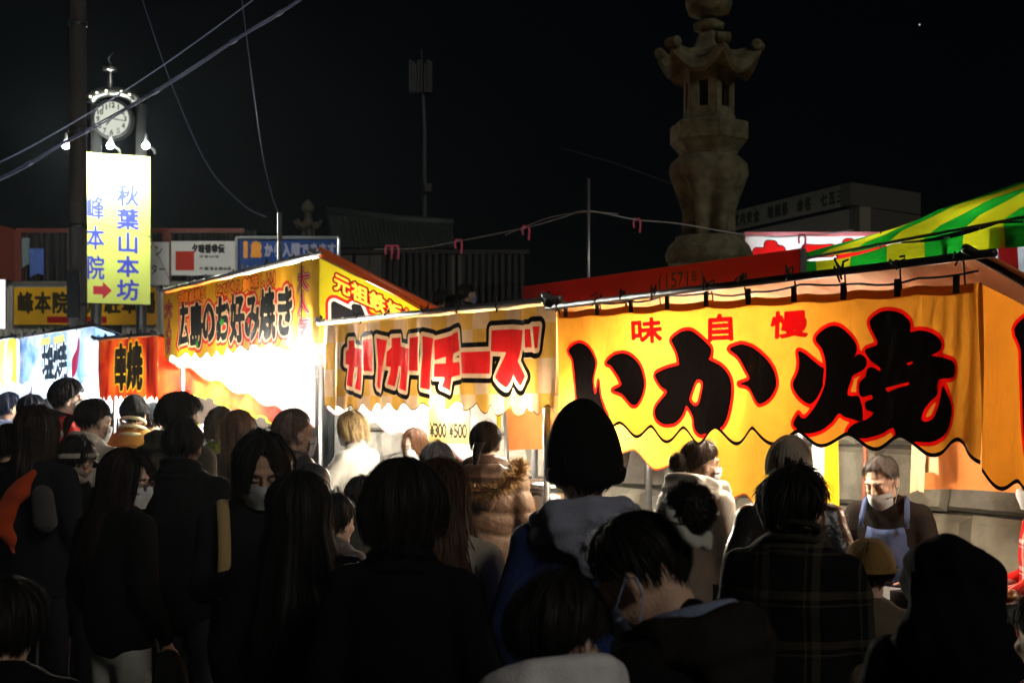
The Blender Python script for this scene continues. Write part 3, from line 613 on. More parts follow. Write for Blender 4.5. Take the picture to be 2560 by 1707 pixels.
cable('thick twin cable crossing the upper left sky', [D(-250, 520, 10), D(0, 411, 10), D(160, 322, 10), D(350, 215, 10.1), D(560, 80, 10.3), D(690, 0, 10.4), D(1000, -210, 10.8)], .0064, True)
cable('thinner cable above the thick twin cable', [D(-250, 480, 11), D(0, 372, 11), D(170, 280, 11), D(360, 160, 11.1), D(575, 5, 11.3), D(800, -170, 11.6)], .0062)
cable('thin drop wire curving down from the top left', [D(300, -90, 17), D(330, 10, 17), D(400, 210, 18), D(480, 385, 19.5), D(560, 472, 21), D(610, 498, 22)], .006)
cable('thin drop wire curving to the short post', [D(548, -90, 17), D(557, 10, 17), D(580, 190, 18), D(603, 355, 20), D(625, 450, 21), D(640, 490, 22)], .006)
cable('guy wire across the yellow temple sign', [D(196, 518, 24), D(212, 512, 24.5), D(280, 527, 25.5), D(345, 545, 26.2)], .008, mat=M_pole)
cable('guy wire from the temple sign edge to the building', [D(292, 455, 26.2), D(318, 500, 26.3), D(346, 548, 26.6), D(390, 645, 31)], .008, mat=M_pole)
cable('faint wire reaching the big stone lantern', [D(1290, 340, 20), D(1420, 378, 20), D(1560, 428, 20), D(1640, 452, 20)], .007, mat=M_pole)
q = D(642, 545, 22); MB_ = MB().tube([(q.x, q.y, ground_z(q.x, q.y)), (q.x, q.y, D(0, 488, 22).z)], .035, 10)
tag(MB_.build('short_post', M_steel, None, True), 'short pale post behind the blue sign', 'post')

# ---- clock tower with the lit temple sign
YC = 28.0; cb = D(255, 800, YC); cz0 = ground_z(cb.x, cb.y)
ct = empty('clock_tower', (cb.x, cb.y, cz0), 'clock tower with arched top and round white clock', 'clock tower')
def xz(dx, dy, Y=YC): p = D(dx, dy, Y); return p
for dx in (207, 312):
    a = xz(dx, 560); MB().tube([(a.x, YC+.40, cz0), (a.x, YC+.40, xz(0, 232).z)], .105, 14).build('post', plain('brushed_steel', (.5, .51, .5), .3, .95, noise=.1, bump=.05), ct, True)
arch = []
for k in range(15):
    t = k/14; ang = math.pi*(1-t); arch.append(xz(259+53*math.cos(ang), 236-25*math.sin(ang)))
MB().tube([Vector((p.x, YC, p.z)) for p in arch], .1, 10).build('arch', MC['brushed_steel'], ct, True)
c = xz(259, 275); rk = 39*K*YC/F
def disc(cn, r, y0, y1, nn=40):
    mb = MB(); v = [(cn.x+r*math.cos(2*math.pi*k/nn), yy, cn.z+r*math.sin(2*math.pi*k/nn)) for yy in (y0, y1) for k in range(nn)]
    return mb.add(v, [tuple(range(nn)), tuple(range(2*nn-1, nn-1, -1))]+[(k, (k+1) % nn, nn+(k+1) % nn, nn+k) for k in range(nn)])
disc(c, rk*1.18, YC-.06, YC+.16).build('clock_housing', M_pole, ct)
face = disc(c, rk, YC-.09, YC-.06).build('clock_face', emit('clock_face_lit', (.88, .92, .78), .75), ct)
nb = []
for h in range(1, 13):
    a = math.pi/2-h*math.pi/6; s = str(h)
    cx_, cz_ = rk*.80*math.cos(a), rk*.80*math.sin(a); w = .068*len(s)
    nb += text_segs(s, cx_-w/2, cx_+w/2, cz_-.058, cz_+.058, fill=.9)
me_pts = []
# numerals as thin raised mesh: sampled cells inside the glyph outlines
gs = np.stack(np.meshgrid(np.linspace(-rk, rk, 150), np.linspace(-rk, rk, 150)), -1).reshape(-1, 2); ins = sdf(gs, nb) < .006
mb = MB(); h2 = rk/149*1.02
vv = []; ff = []
for gx, gz in gs[ins]:
    b0 = len(vv); vv += [(c.x+gx+i*h2, YC-.096, c.z+gz+j*h2) for i, j in ((-1,-1),(1,-1),(1,1),(-1,1))]; ff.append((b0, b0+1, b0+2, b0+3))
mb.add(vv, ff).build('numerals', M_cord, face); bpy.data.objects['numerals'].location = (0, 0, 0)
def hand(ang, l, w):
    e = c+Vector((math.cos(ang)*l, 0, math.sin(ang)*l)); s0 = c-Vector((math.cos(ang)*l*.15, 0, math.sin(ang)*l*.15)); p = Vector((-math.sin(ang), 0, math.cos(ang)))*w
    return MB().add([Vector((q.x, y, q.z)) for y in (YC-.105, YC-.115) for q in (s0-p, e-p*.6, e+p*.6, s0+p)], [(0,1,2,3),(7,6,5,4),(0,4,5,1),(1,5,6,2),(2,6,7,3),(3,7,4,0)])
hand(R(232), rk*.5, .022).build('hour_hand', M_cord, ct); hand(R(-10), rk*.82, .014).build('minute_hand', M_cord, ct)
a = xz(253, 205); MB().lathe((a.x, YC, a.z), [(.06, 0), (.05, .12), (.03, .3), (.03, .34), (.14, .36), (.14, .42), (.02, .44), (.03, .5)], 12).build('finial', MC['brushed_steel'], ct, True)
mb = MB(); mb.tube([(a.x, YC, a.z+.5), (a.x-.04, YC, a.z+.6), (a.x+.06, YC, a.z+.72)], [.03, .02, .008], 8); mb.build('weather_bird', MC['brushed_steel'], ct, True)
for k in range(5):
    p = arch[2+k*2+(k > 2)]; MB().sphere((p.x, YC-.11, p.z), .022, 8, 6).build('small_light', emit('tiny_light', (1, .9, .6), 4.0), ct, True)
# sign board
sl = D(165, 520, 27.5); sr = D(345, 520, 28.1); dv = Vector((sr.x-sl.x, sr.y-sl.y, 0)); W_ = dv.length; dv.normalize()
zt = D(0, 354, 27.8).z; zb = D(0, 697, 27.8).z; fx = lambda dx: (dx-165)/180*W_; fz = lambda dy: D(0, dy, 27.8).z
right = text_segs('秋葉山本坊', fx(264), fx(322), fz(692), fz(420), vertical=True, fill=.92)
left = text_segs('峰本院', fx(194), fx(243), fz(650), fz(445), vertical=True, fill=.85)
arrow = [poly_segs([(fx(a), fz(b)) for a, b in ((213,658),(235,658),(235,648),(256,667),(235,688),(235,677),(213,677))])]
petal = [poly_segs([(fx(cx_)+.05*math.cos(t), fz(cy_)+.05*math.sin(t)) for t in np.linspace(0, 2*math.pi, 14)[:-1]]) for cx_, cy_ in ((289,376),(303,388),(297,405),(283,405),(276,390),(289,392))]
M_ts = printed('temple_sign', rgb('#cfd96a'), [('r', .012, rgb('#3a44b8')), ('l', .008, rgb('#3a44b8')), ('arrow', 0, rgb('#b8283a')), ('petal', 0, rgb('#e0605a'))], trans=0, dirt=.06, gloss=.3)
sg = board('temple_sign', None, (sl.x, sl.y, 0), dv, 0, W_, zb, zt, M_ts, {'r': right, 'l': left, 'arrow': arrow, 'petal': petal}, res=.016, thick=.12)
tag(sg, 'tall lit yellow sign with blue vertical temple lettering and red arrow', 'sign')
for dx, nm in ((152, 'left'), (254, 'middle'), (336, 'right')):
    p = D(dx, 331, 27.2); bb = Vector((p.x, 27.85, D(0, 352, 27.8).z)); root = empty('flood_lamp', bb, '%s flood lamp on top of the yellow temple sign' % {'left': 'leftmost', 'middle': 'middle', 'right': 'rightmost'}[nm], 'lamp', 'flood lamps on the temple sign')
    MB().tube([bb, bb+Vector((0, -.05, .06)), Vector((p.x+.02, 27.35, bb.z+.06)), Vector((p.x, 27.2, p.z-.05))], .022, 8).build('bracket', M_steel, root, True)
    MB().lathe((p.x, 27.2, p.z), [(.05, -.01), (.06, .03), (.03, .12), (.022, .2)], 12).build('shade', M_steel, root, True)
    MB().sphere((p.x, 27.17, p.z-.04), (.06, .06, .05), 12, 8).build('bulb', emit('flood_glow', (.95, 1.0, .9), 2900.0), root, True)

# ---- warehouse with signs, far left
YB = 31.5; Wz = lambda dy, Y=YB: D(0, dy, Y).z; Wx = lambda dx, Y=YB: D(dx, 0, Y).x
wh = empty('parking_building', (Wx(250), YB, ground_z(Wx(250), YB)), 'two storey shed building with red balcony frame behind the temple sign', 'building')
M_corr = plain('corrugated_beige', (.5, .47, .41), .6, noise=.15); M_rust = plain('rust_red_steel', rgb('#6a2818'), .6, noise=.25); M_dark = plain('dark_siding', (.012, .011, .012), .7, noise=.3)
def corrugated(name, x0, x1, y, z0, z1, pitch, amp, mat, parent):
    m = int((x1-x0)/pitch*4); mb = MB(); v = []; 
    for i in range(m+1):
        x = x0+(x1-x0)*i/m; w = y-amp*(0, 1, 1, 0)[i % 4]; v += [(x, w, z0), (x, w, z1)]
    mb.add(v, [(2*i, 2*i+2, 2*i+3, 2*i+1) for i in range(m)]); return mb.build(name, mat, parent)
gz = ground_z(Wx(250), YB)
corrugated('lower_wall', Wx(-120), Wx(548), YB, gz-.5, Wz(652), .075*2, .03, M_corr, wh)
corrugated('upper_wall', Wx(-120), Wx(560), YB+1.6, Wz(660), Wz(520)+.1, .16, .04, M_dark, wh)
MB().box((Wx(-120), YB-.05, Wz(656)), (Wx(560), YB+1.7, Wz(646))).build('floor_slab', M_conc, wh)
MB().box((Wx(38), YB-.06, Wz(535)), (Wx(560), YB+.06, Wz(525))).build('top_beam', M_rust, wh)
for dx in (42, 384):
    MB().box((Wx(dx)-.09, YB-.08, Wz(646)), (Wx(dx)+.09, YB+.05, Wz(530))).build('balcony_post', M_rust, wh)
for k in range(13):
    dx = 60+k*24; MB().box((Wx(dx)-.02, YB-.03, Wz(646)), (Wx(dx)+.02, YB+.02, Wz(535))).build('balcony_bar', plain('bar_brown', (.035, .02, .02), .6), wh)
mb = MB(); mb.add([(Wx(36), YB-.08, Wz(646)), (Wx(-130), YB-6, Wz(646)), (Wx(-130), YB-6, Wz(505)), (Wx(36), YB-.08, Wz(527))], [(0, 1, 2, 3)]); mb.build('side_screen', M_rust, wh)
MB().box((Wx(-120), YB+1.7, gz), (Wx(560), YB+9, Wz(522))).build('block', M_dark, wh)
dr = MB().box((Wx(219), YB-.07, gz), (Wx(281), YB+.02, Wz(712))).build('doorway', M_dark, wh)
MB().box((Wx(216), YB-.10, Wz(714)), (Wx(284), YB+.0, Wz(709))).build('lintel', M_pole, dr); bpy.data.objects['lintel'].location = (0, 0, 0)
for nm, dx, dyt, dyb, wv, colr, lb in (('hanging_cloth', 88, 572, 640, 16, rgb('#5a78c8'), 'blue cloth hung on the red balcony'), ('hanging_cloth', 63, 548, 618, 9, rgb('#7a8a90'), 'grey cloth hung on the red balcony')):
    o = cloth(nm, None, (Wx(dx)-wv*K*YB/F, YB-.12, 0), (1,0,0), (0,-1,0), 0, 2*wv*K*YB/F, lambda x: Wz(dyt), lambda x: Wz(dyb)+.1*math.sin(8*x), .05, folder(.05, .2, 4), fabric(colr)); tag(o, lb, 'cloth')
def wboard(label, x0, x1, y0, y1, mat, fields, res=.02, Y=YB-.12, name='sign_board', thick=.05):
    o = board(name, None, (Wx(x0, Y), Y, 0), (1,0,0), 0, Wx(x1, Y)-Wx(x0, Y), D(0, y1, Y).z, D(0, y0, Y).z, mat, fields, res, thick); return tag(o, label, 'sign')
def bx(x0, x1, y0, y1, ox, Y=YB-.12): return Wx(x0, Y)-Wx(ox, Y), Wx(x1, Y)-Wx(ox, Y), D(0, y1, Y).z, D(0, y0, Y).z
t = text_segs('峰本院専用駐車場', *bx(38, 358, 668, 722, 32)); rb = [poly_segs([(a, b) for a, b in zip(*[(lambda q: ([q[0], q[1], q[1], q[0]], [q[2], q[2], q[3], q[3]]))(bx(108, 245, 727, 742, 32))][0])])]
wboard('yellow parking sign with dark temple lettering on the shed wall', 32, 360, 660, 746, printed('parking_sign', rgb('#f0b420'), [('t', .016, rgb('#3a3016')), ('bar', 0, rgb('#b01a1a'))], trans=0, dirt=.1), {'t': t, 'bar': rb}, .025)
t = text_segs('イン', *bx(330, 375, 560, 590, 290))+text_segs('センター', *bx(306, 382, 605, 632, 290))
wboard('white sign partly hidden by the temple sign', 290, 388, 556, 655, printed('white_sign', (.62, .62, .6), [('t', .004, (.05, .05, .05))], trans=0, dirt=.1), {'t': t}, .02)
t = text_segs('夕味香幸伝', *bx(440, 516, 560, 582, 393)); t2 = []
for k, s in enumerate(('営業時間', '一般五百年', '日祝三百年', '休園日七五三')): t2 += text_segs(s, *bx(456, 456+len(s)*12, 586+k*9, 593+k*9, 393)) if all(ch in GL for ch in s) else []
t2 += text_segs('東海自然歩道', *bx(470, 532, 612, 622, 393))
q = bx(403, 446, 577, 621, 393); rbk = [poly_segs([(q[0], q[2]), (q[1], q[2]), (q[1], q[3]), (q[0], q[3])])]
wboard('white notice sign with a red square and black brush heading', 393, 540, 554, 632, printed('notice_sign', (.66, .65, .62), [('t', .012, (.03, .03, .03)), ('t2', .003, (.12, .11, .1)), ('rb', 0, rgb('#b8301e'))], trans=0, dirt=.08), {'t': t, 't2': t2, 'rb': rbk}, .016)
Yb2 = 29.5; t = text_segs('1歳', *bx(552, 600, 553, 592, 543, Yb2)); t2 = text_segs('から入園できます', *bx(606, 772, 556, 592, 543, Yb2))+text_segs('いつでも見学', *bx(552, 690, 604, 632, 543, Yb2))
bl = wboard('blue kindergarten sign with orange and pale lettering', 543, 778, 546, 645, printed('blue_sign', rgb('#1a3264'), [('t', .02, rgb('#b87828')), ('t2', .012, rgb('#7a7888'))], trans=0, dirt=.15, rough=.25, gloss=.6), {'t': t, 't2': t2}, .022, Yb2)
mb = MB()
for a, b in (((543, 546), (778, 546)), ((543, 645), (778, 645)), ((543, 546), (543, 645)), ((778, 546), (778, 645))):
    mb.tube([D(a[0], a[1], Yb2-.02), D(b[0], b[1], Yb2-.02)], .035, 6)
o = mb.build('frame', M_steel, bl)
for dx in (560, 760):
    p = D(dx, 645, Yb2+.08); MB().tube([(p.x, p.y, ground_z(p.x, p.y)), (p.x, p.y, p.z+.6)], .05, 8).build('sign_post', M_steel, bl, True)
# lit sign at the far left edge
pe = D(0, 700, 20); o = board('edge_sign', None, (D(-60, 0, 20).x, 20, 0), (1,0,0), 0, (72*K)*20/F, D(0, 755, 20).z, D(0, 642, 20).z, emit('edge_sign_lit', (1.0, .9, .92), 1.3), None, .1, .06); tag(o, 'glowing white sign at the far left edge', 'sign')

# ---- temple hall with dark tiled roof
YT = 42.0; Tx = lambda dx: D(dx, 0, YT).x; Tz = lambda dy: D(0, dy, YT).z; gt = ground_z(Tx(900), YT)
th = empty('temple_hall', (Tx(900), YT, gt), 'dark temple hall with sloping tiled roof behind the stalls', 'building')
M_tile = plain('dark_tiles', (.026, .036, .033), .6, noise=.3, nscale=2)
sheet('roof', th, lambda a, b: (D(lerp(lerp(752, 770, b), lerp(1038, 1052, b), a), 0, YT+3-3.6*b).x, YT+3-3.6*b, lerp(lerp(D(0, 490, YT+3).z, D(0, 517, YT+3).z, a), D(0, 570, YT-.6).z, b)-.25*math.sin(math.pi*b)+.035*(int(a*60) % 2)), 120, 8, M_tile)
MB().tube([D(748, 486, YT+3), D(900, 504, YT+3), D(1042, 514, YT+3)], .16, 8).build('ridge', M_tile, th, True)
MB().box((Tx(775), YT-.2, gt), (Tx(1045), YT+5, Tz(572))).build('hall_wall', M_dark, th)
for dx, w in ((800, 12), (838, 16), (866, 14), (1050, 13)):
    MB().box((Tx(dx-w), YT-.5, Tz(690)), (Tx(dx+w), YT-.25, Tz(590))).build('pale_panel', plain('pale_panel', (.07, .068, .06), .8), th)
MB().box((Tx(775), YT-.55, Tz(586)), (Tx(1215), YT-.35, Tz(578))).build('rail', plain('rail_brown', (.010, .007, .007), .7), th)
for k in range(22):
    dx = 885+k*15; MB().box((Tx(dx)-.05, YT-.5, Tz(700)), (Tx(dx)+.05, YT-.4, Tz(584))).build('fence_bar', MC['rail_brown'], th)
MB().box((Tx(885), YT-.3, gt), (Tx(1250), YT-.1, Tz(660))).build('low_wall', plain('low_wall_grey', (.04, .04, .038), .9), th)
# antenna mast far behind
YM = 60.0; Mx = lambda dx: D(dx, 0, YM).x; Mz = lambda dy: D(0, dy, YM).z
am = empty('antenna_mast', (Mx(976), YM, ground_z(Mx(976), YM)), 'faint tall antenna mast with upright panels against the sky', 'mast')
M_mast = plain('mast_steel', (.06, .062, .065), .6, .3)
MB().tube([(Mx(976), YM, ground_z(Mx(976), YM)), (Mx(974), YM, Mz(300)), (Mx(968), YM, Mz(115))], [.14, .1, .03], 8).build('mast_shaft', M_mast, am, True)
for k, dx in enumerate((943, 949, 955, 962, 969, 977, 984, 990)):
    MB().box((Mx(dx)-.045, YM-.2, Mz(214)), (Mx(dx)+.045, YM+.0, Mz(140+(k % 3)*4))).build('antenna_panel', M_mast, am)
MB().box((Mx(977), YM-.3, Mz(442)), (Mx(992), YM, Mz(424))).build('equipment_box', M_mast, am)

# ---- stone lanterns
def stone_lantern(label, px, k, Y, zbase_dy, sc, twist=0.0, mat=M_gran):
    b = D(px, zbase_dy, Y); q = K*Y/F*sc                                  # metres per photo unit at that distance
    gz_ = ZT-.02 if sc == 1 else ground_z(b.x, b.y)
    root = empty('stone_lantern', (b.x, b.y, gz_), label, 'stone lantern', 'stone lanterns')
    B = Vector((b.x, b.y, b.z)); H = lambda dy: (k-dy)*q
    tw = R(30)+twist
    MB().lathe((b.x, b.y, 0), [(150*q, gz_), (150*q, gz_+.35), (115*q, gz_+.36), (100*q, b.z-.1), (96*q, b.z)], sides=6, twist=tw).build('plinth', mat, root)
    MB().lathe(B, [(98*q, H(600)), (100*q, H(585)), (92*q, H(566)), (78*q, H(552)), (76*q, H(545))], 28).build('base', mat, root, True)
    # three-legged belly
    prof = [(64, 545), (62, 520), (60, 490), (68, 460), (80, 425), (88, 400), (84, 378), (72, 366), (66, 360)]
    mb = MB(); m = 48; v = []
    for r_, dy in prof:
        t = min(1, max(0, (dy-400)/120))
        for i in range(m):
            a = 2*math.pi*i/m; lob = 1-.72*t**1.1*(.5+.5*math.cos(6*a+math.pi))**1.6+.05*math.cos(6*a)*(1-t); v.append(B+Vector((r_*q*lob*math.cos(a), r_*q*lob*math.sin(a), H(dy))))
    f = [(i*m+j, i*m+(j+1) % m, (i+1)*m+(j+1) % m, (i+1)*m+j) for i in range(len(prof)-1) for j in range(m)]
    mb.add(v, f+[tuple(range(m))]).build('legs', mat, root, True)
    MB().lathe(B, [(66*q, H(362)), (70*q, H(352)), (88*q, H(330)), (92*q, H(326)), (92*q, H(288)), (86*q, H(284))], sides=6, twist=tw).build('platform', mat, root)
    # fire box: six pillars, sills, dark core painting the shade in the chamber
    MB().lathe(B, [(62*q, H(284)), (62*q, H(272)), (58*q, H(270))], sides=6, twist=tw).build('fire_box_sill', mat, root)
    MB().lathe(B, [(58*q, H(176)), (60*q, H(174)), (70*q, H(160)), (70*q, H(152))], sides=6, twist=tw).build('fire_box_head', mat, root)
    for i in range(6):
        a = tw+math.pi/6+i*math.pi/3; p = Vector((math.cos(a), math.sin(a), 0)); t_ = Vector((-p.y, p.x, 0))
        for sg in (-1, 1): MB().obox(B+p*(46*q)+t_*(sg*20*q)+Vector((0, 0, (H(270)+H(176))/2)), p, t_, (0,0,1), 6*q, 8.5*q, (H(176)-H(270))/2+.004).build('fire_box_post', mat, root)
    MB().lathe(B, [(22*q, H(270)), (22*q, H(176))], 12).build('shade_core', M_dark, root)  # dark solid stands in for shade inside the open fire box
    # roof: thick hexagonal eave, concave slopes, corners sweeping up into scrolls
    mb = MB(); m = 96; rings = [(58, 160, .0), (90, 178, .45), (106, 184, .9), (112, 176, 1.0), (112, 156, 1.0), (88, 148, .72), (62, 136, .35), (44, 120, .1), (33, 100, 0), (27, 84, 0), (24, 74, 0)]; v = []
    for r_, dy, cu in rings:
        for i in range(m):
            a = 2*math.pi*i/m; ph = abs(((a-tw)/(math.pi/3)) % 1-.5)*2; c_ = ph**2.4
            hexr = math.cos(math.pi/6)/math.cos(((a-tw) % (math.pi/3))-math.pi/6)
            rr = r_*hexr*(1+.10*c_*cu); v.append(B+Vector((rr*q*math.cos(a), rr*q*math.sin(a), H(dy)+46*q*cu*c_)))
    mb.add(v, [(i*m+j, i*m+(j+1) % m, (i+1)*m+(j+1) % m, (i+1)*m+j) for i in range(len(rings)-1) for j in range(m)]+[tuple(range(m))]).build('lantern_roof', mat, root)
    for i in range(6):
        a = tw+i*math.pi/3; p = Vector((math.cos(a), math.sin(a), 0)); tt_ = Vector((-p.y, p.x, 0)); e = B+p*(114*q)+Vector((0, 0, H(116)))
        MB().tube([e-tt_*17*q, e-tt_*15*q, e+tt_*15*q, e+tt_*17*q], [9*q, 13*q, 13*q, 9*q], 14).build('roof_scroll', mat, root)
        p2 = Vector((math.cos(a+math.pi/6), math.sin(a+math.pi/6), 0)); t2 = Vector((-p2.y, p2.x, 0))
        for zc, hh in ((262, 10), (184, 9)): MB().obox(B+p2*(47*q)+Vector((0,0,H(zc))), p2, t2, (0,0,1), 4*q, 20*q, hh*q).build('window_rail', mat, root)
    MB().lathe(B, [(18*q, H(74)), (34*q, H(70)), (36*q, H(56)), (20*q, H(48)), (20*q, H(40)), (46*q, H(34)), (54*q, H(10)), (50*q, H(-20)), (30*q, H(-48)), (6*q, H(-70)), (1*q, H(-76))], 20).build('finial', mat, root, True)
    return root
stone_lantern('huge weathered stone lantern towering behind the red sign', 1628, 600, 14.0, 600, 1.0, R(8))
b_ = stone_lantern('small distant stone lantern left of the temple roof', 707, 600, 36.0, 640, .27, R(20), plain('far_lantern_stone', (.06, .05, .03), .9, noise=.4))

# ---- silver pole with ribbon rope
sp = D(1352, 640, 12.2); MB_ = MB().tube([(sp.x, sp.y, ZT-.02), (sp.x, sp.y, D(0, 410, 12.2).z)], .0125, 10)
tag(MB_.build('steel_pole', M_steel, None, True), 'thin silver pole left of the stone lantern', 'pole')
rp = [D(860, 572, 17), D(960, 570, 16), D(1053, 554, 15), D(1208, 523, 13.5), D(1290, 500, 12.7), D(1350, 485, 12.2), D(1462, 505, 12.6), D(1560, 514, 13), D(1720, 540, 13.5), D(1840, 542, 14), D(1960, 528, 15)]
o = cable('sagging pale rope with pink ribbons tied to the silver pole', rp, .006, mat=M_rope, nn=80); o.name = 'ribbon_rope'; o['category'] = 'rope'; o['group'] = 'ropes'
cable('second strand of rope twisted beside the silver pole', [D(1160, 540, 13.9), D(1208, 520, 13.5), D(1270, 498, 12.9), D(1350, 487, 12.2), D(1420, 492, 12.4)], .004, mat=M_rope)
M_pink = plain('pink_ribbon', rgb('#d85a78'), .6)
for dx, dy, Y, wh_ in ((893, 566, 16.6, 'leftmost pink ribbon on the rope'), (908, 566, 16.5, 'second pink ribbon from the left on the rope'), (1053, 553, 15, 'pink ribbon on the rope above the checked banner'), (1208, 522, 13.5, 'pink ribbon on the rope left of the silver pole'), (1463, 505, 12.6, 'pink ribbon between silver pole and stone lantern'), (1842, 541, 14, 'pink ribbon in front of the red and white banner')):
    p = D(dx, dy, Y); s = Y/13
    mb = MB()
    for sgn in (-1, 1):
        pts = [p, p+Vector((sgn*.02*s, 0, .012*s)), p+Vector((sgn*.032*s, -.01, -.03*s)), p+Vector((sgn*.026*s, -.005, -.09*s*(1.3 if sgn > 0 else .8)))]
        for a, b in zip(pts[:-1], pts[1:]): mb.obox((a+b)/2, (b-a).normalized(), (0,1,0), (b-a).cross(Vector((0,1,0))), (b-a).length/2+.002, .004, .009*s)
    tag(mb.build('pink_ribbon', M_pink), wh_, 'ribbon', 'pink ribbons')

# ---- long red sign along the terrace edge
RS = 1.9; ra, rb_ = 3.03, 6.36; RL = rb_-ra
t = text_segs('(1571年)', 1.84, 2.39, 2.575, 2.685, fill=1.0)
o = board('red_sign', None, (Lp(rb_, RS).x, Lp(rb_, RS).y, 0), -d, 0, RL, 2.36, 2.725, printed('red_sign', rgb('#d42a18'), [('t', .002, (.02, .012, .01))], trans=0, rough=.32, gloss=.5, dirt=.12), {'t': t}, .01, .05, edge=M_steel)
tag(o, 'long red board with a black year in brackets above the stalls', 'sign')
for u in (ra+.05, (ra+rb_)/2, rb_-.1):
    MB().tube([Lp(u, RS+.06, ground_z(*Lp(u, RS)[:2])), Lp(u, RS+.06, 2.6)], .025, 8).build('sign_post', M_steel, o, True)

# ---- far right building with a lettered parapet
YR = 34.0; rr = empty('office_building', (D(1900, 0, YR).x, YR, 0), 'dim flat-roofed building with faint letters on its parapet', 'building')
A_, B_, C_ = D(1680, 500, 38.4), D(1975, 420, 33), D(2115, 455, 34.6)
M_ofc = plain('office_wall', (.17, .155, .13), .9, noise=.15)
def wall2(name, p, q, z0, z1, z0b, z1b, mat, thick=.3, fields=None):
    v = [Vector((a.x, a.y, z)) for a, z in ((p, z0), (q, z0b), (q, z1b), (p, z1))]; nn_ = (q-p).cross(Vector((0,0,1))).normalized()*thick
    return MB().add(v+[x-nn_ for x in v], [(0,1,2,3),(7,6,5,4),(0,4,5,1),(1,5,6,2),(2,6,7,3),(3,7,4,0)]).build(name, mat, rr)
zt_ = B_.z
wall2('front_wall', A_, B_, 0, zt_-.55, 0, zt_-.55, M_ofc); wall2('side_wall', B_, C_, 0, zt_-.55, 0, zt_-.55, plain('office_side_shade', (.06, .055, .045), .9))  # darker side colour: the shade on that face is painted in
dv = Vector((B_.x-A_.x, B_.y-A_.y, 0)); wl_ = dv.length; dv.normalize(); nv = Vector((dv.y, -dv.x, 0))
t = text_segs('家内安全 地鎮祭 命名 七五三', .5, wl_-.25, zt_-.46, zt_-.06, fill=.85)
cloth('parapet', rr, (A_.x+nv.x*.25, A_.y+nv.y*.25, 0), dv, nv, 0, wl_, lambda x: zt_, lambda x: zt_-.52, .03, None, printed('parapet_print', (.19, .175, .15), [('t', .02, (.035, .035, .03))], trans=0), {'t': t})
wall2('parapet_return', B_+nv*.25, C_, zt_-.52, zt_, zt_-.52, zt_, MC['office_side_shade'])
mb = MB(); mb.add([Vector((p.x, p.y, zt_-.56)) for p in (A_, B_, C_)], [(0,1,2)]); mb.build('roof_deck', M_dark, rr)

# ---- striped green awning stall on the terrace
GA = D(1832, 594, 11.2); GB = D(2560, 456, 9.6)
gs_ = empty('awning_stall', ((GA.x+GB.x)/2, (GA.y+GB.y)/2+.8, ZT), 'stall with green and yellow striped awning glowing above the squid stall', 'food stall', 'food stalls along the street')
M_gr = printed('striped_awning', ('stripe', rgb('#158a22'), rgb('#b8b416'), .30), [], trans=.6, dirt=.1)
ax = (GB-GA); ax.z = 0; gl = ax.length; ax.normalize(); an = Vector((-ax.y, ax.x, 0))
eave = lambda a: lerp(GA.z, GB.z, a)-.04*math.sin(math.pi*((a*3) % 1))
prof = [(0, 0), (.06, .09), (.22, .17), (.5, .29), (1.0, .42), (1.5, .56)]
def awn(a, b):
    f_ = b*(len(prof)-1); i = min(int(f_), len(prof)-2); t_ = f_-i; s_ = lerp(prof[i][0], prof[i+1][0], t_); h_ = lerp(prof[i][1], prof[i+1][1], t_)
    p = GA+ax*(gl*a+ .22*b)+an*s_; return Vector((p.x, p.y, eave(a)+h_*min(1.05, .55+1.3*a)+.012*math.sin(14*a)))
sheet('awning', gs_, awn, 60, 25, M_gr, lambda a, b: (a*gl-.30*b, b))
sheet('valance', gs_, lambda a, b: (lambda p: Vector((p.x, p.y, eave(a)-.02-.17*b)))(GA+ax*(gl*a)+an*(.02+.03*b*math.sin(30*a))), 60, 3, M_gr, lambda a, b: (a*gl, b))
MB().tube([GA+Vector((0,0,-.01)), Vector((GB.x, GB.y, GB.z-.01))], .011, 8).build('eave_pole', M_pole, gs_, True)
for a_ in (.02, .5, .98):
    p = GA+ax*(gl*a_)+an*.05; MB().tube([(p.x, p.y, ZT-.02), (p.x, p.y, eave(a_))], .022, 8).build('post', M_steel, gs_, True)
    p = p+an*1.5; MB().tube([(p.x, p.y, ZT-.02), (p.x, p.y, eave(a_)+.40*min(1, .28+1.9*a_))], .022, 8).build('post', M_steel, gs_, True)
for k, a_ in enumerate((.22, .55, .85)):
    p = GA+ax*(gl*a_)+an*.35; zz = eave(a_)-.08; root = empty('hanging_bulb', (p.x, p.y, zz), ('left bulb under the striped awning', 'middle bulb under the striped awning', 'right bulb under the striped awning')[k], 'lamp', 'bare bulbs inside the stalls')
    MB().sphere((p.x, p.y, zz), .042, 12, 8).build('bulb', M_awn, root, True); MB().tube([(p.x, p.y, zz+.04), (p.x, p.y, zz+.26)], .006, 6).build('cord', M_cord, root)
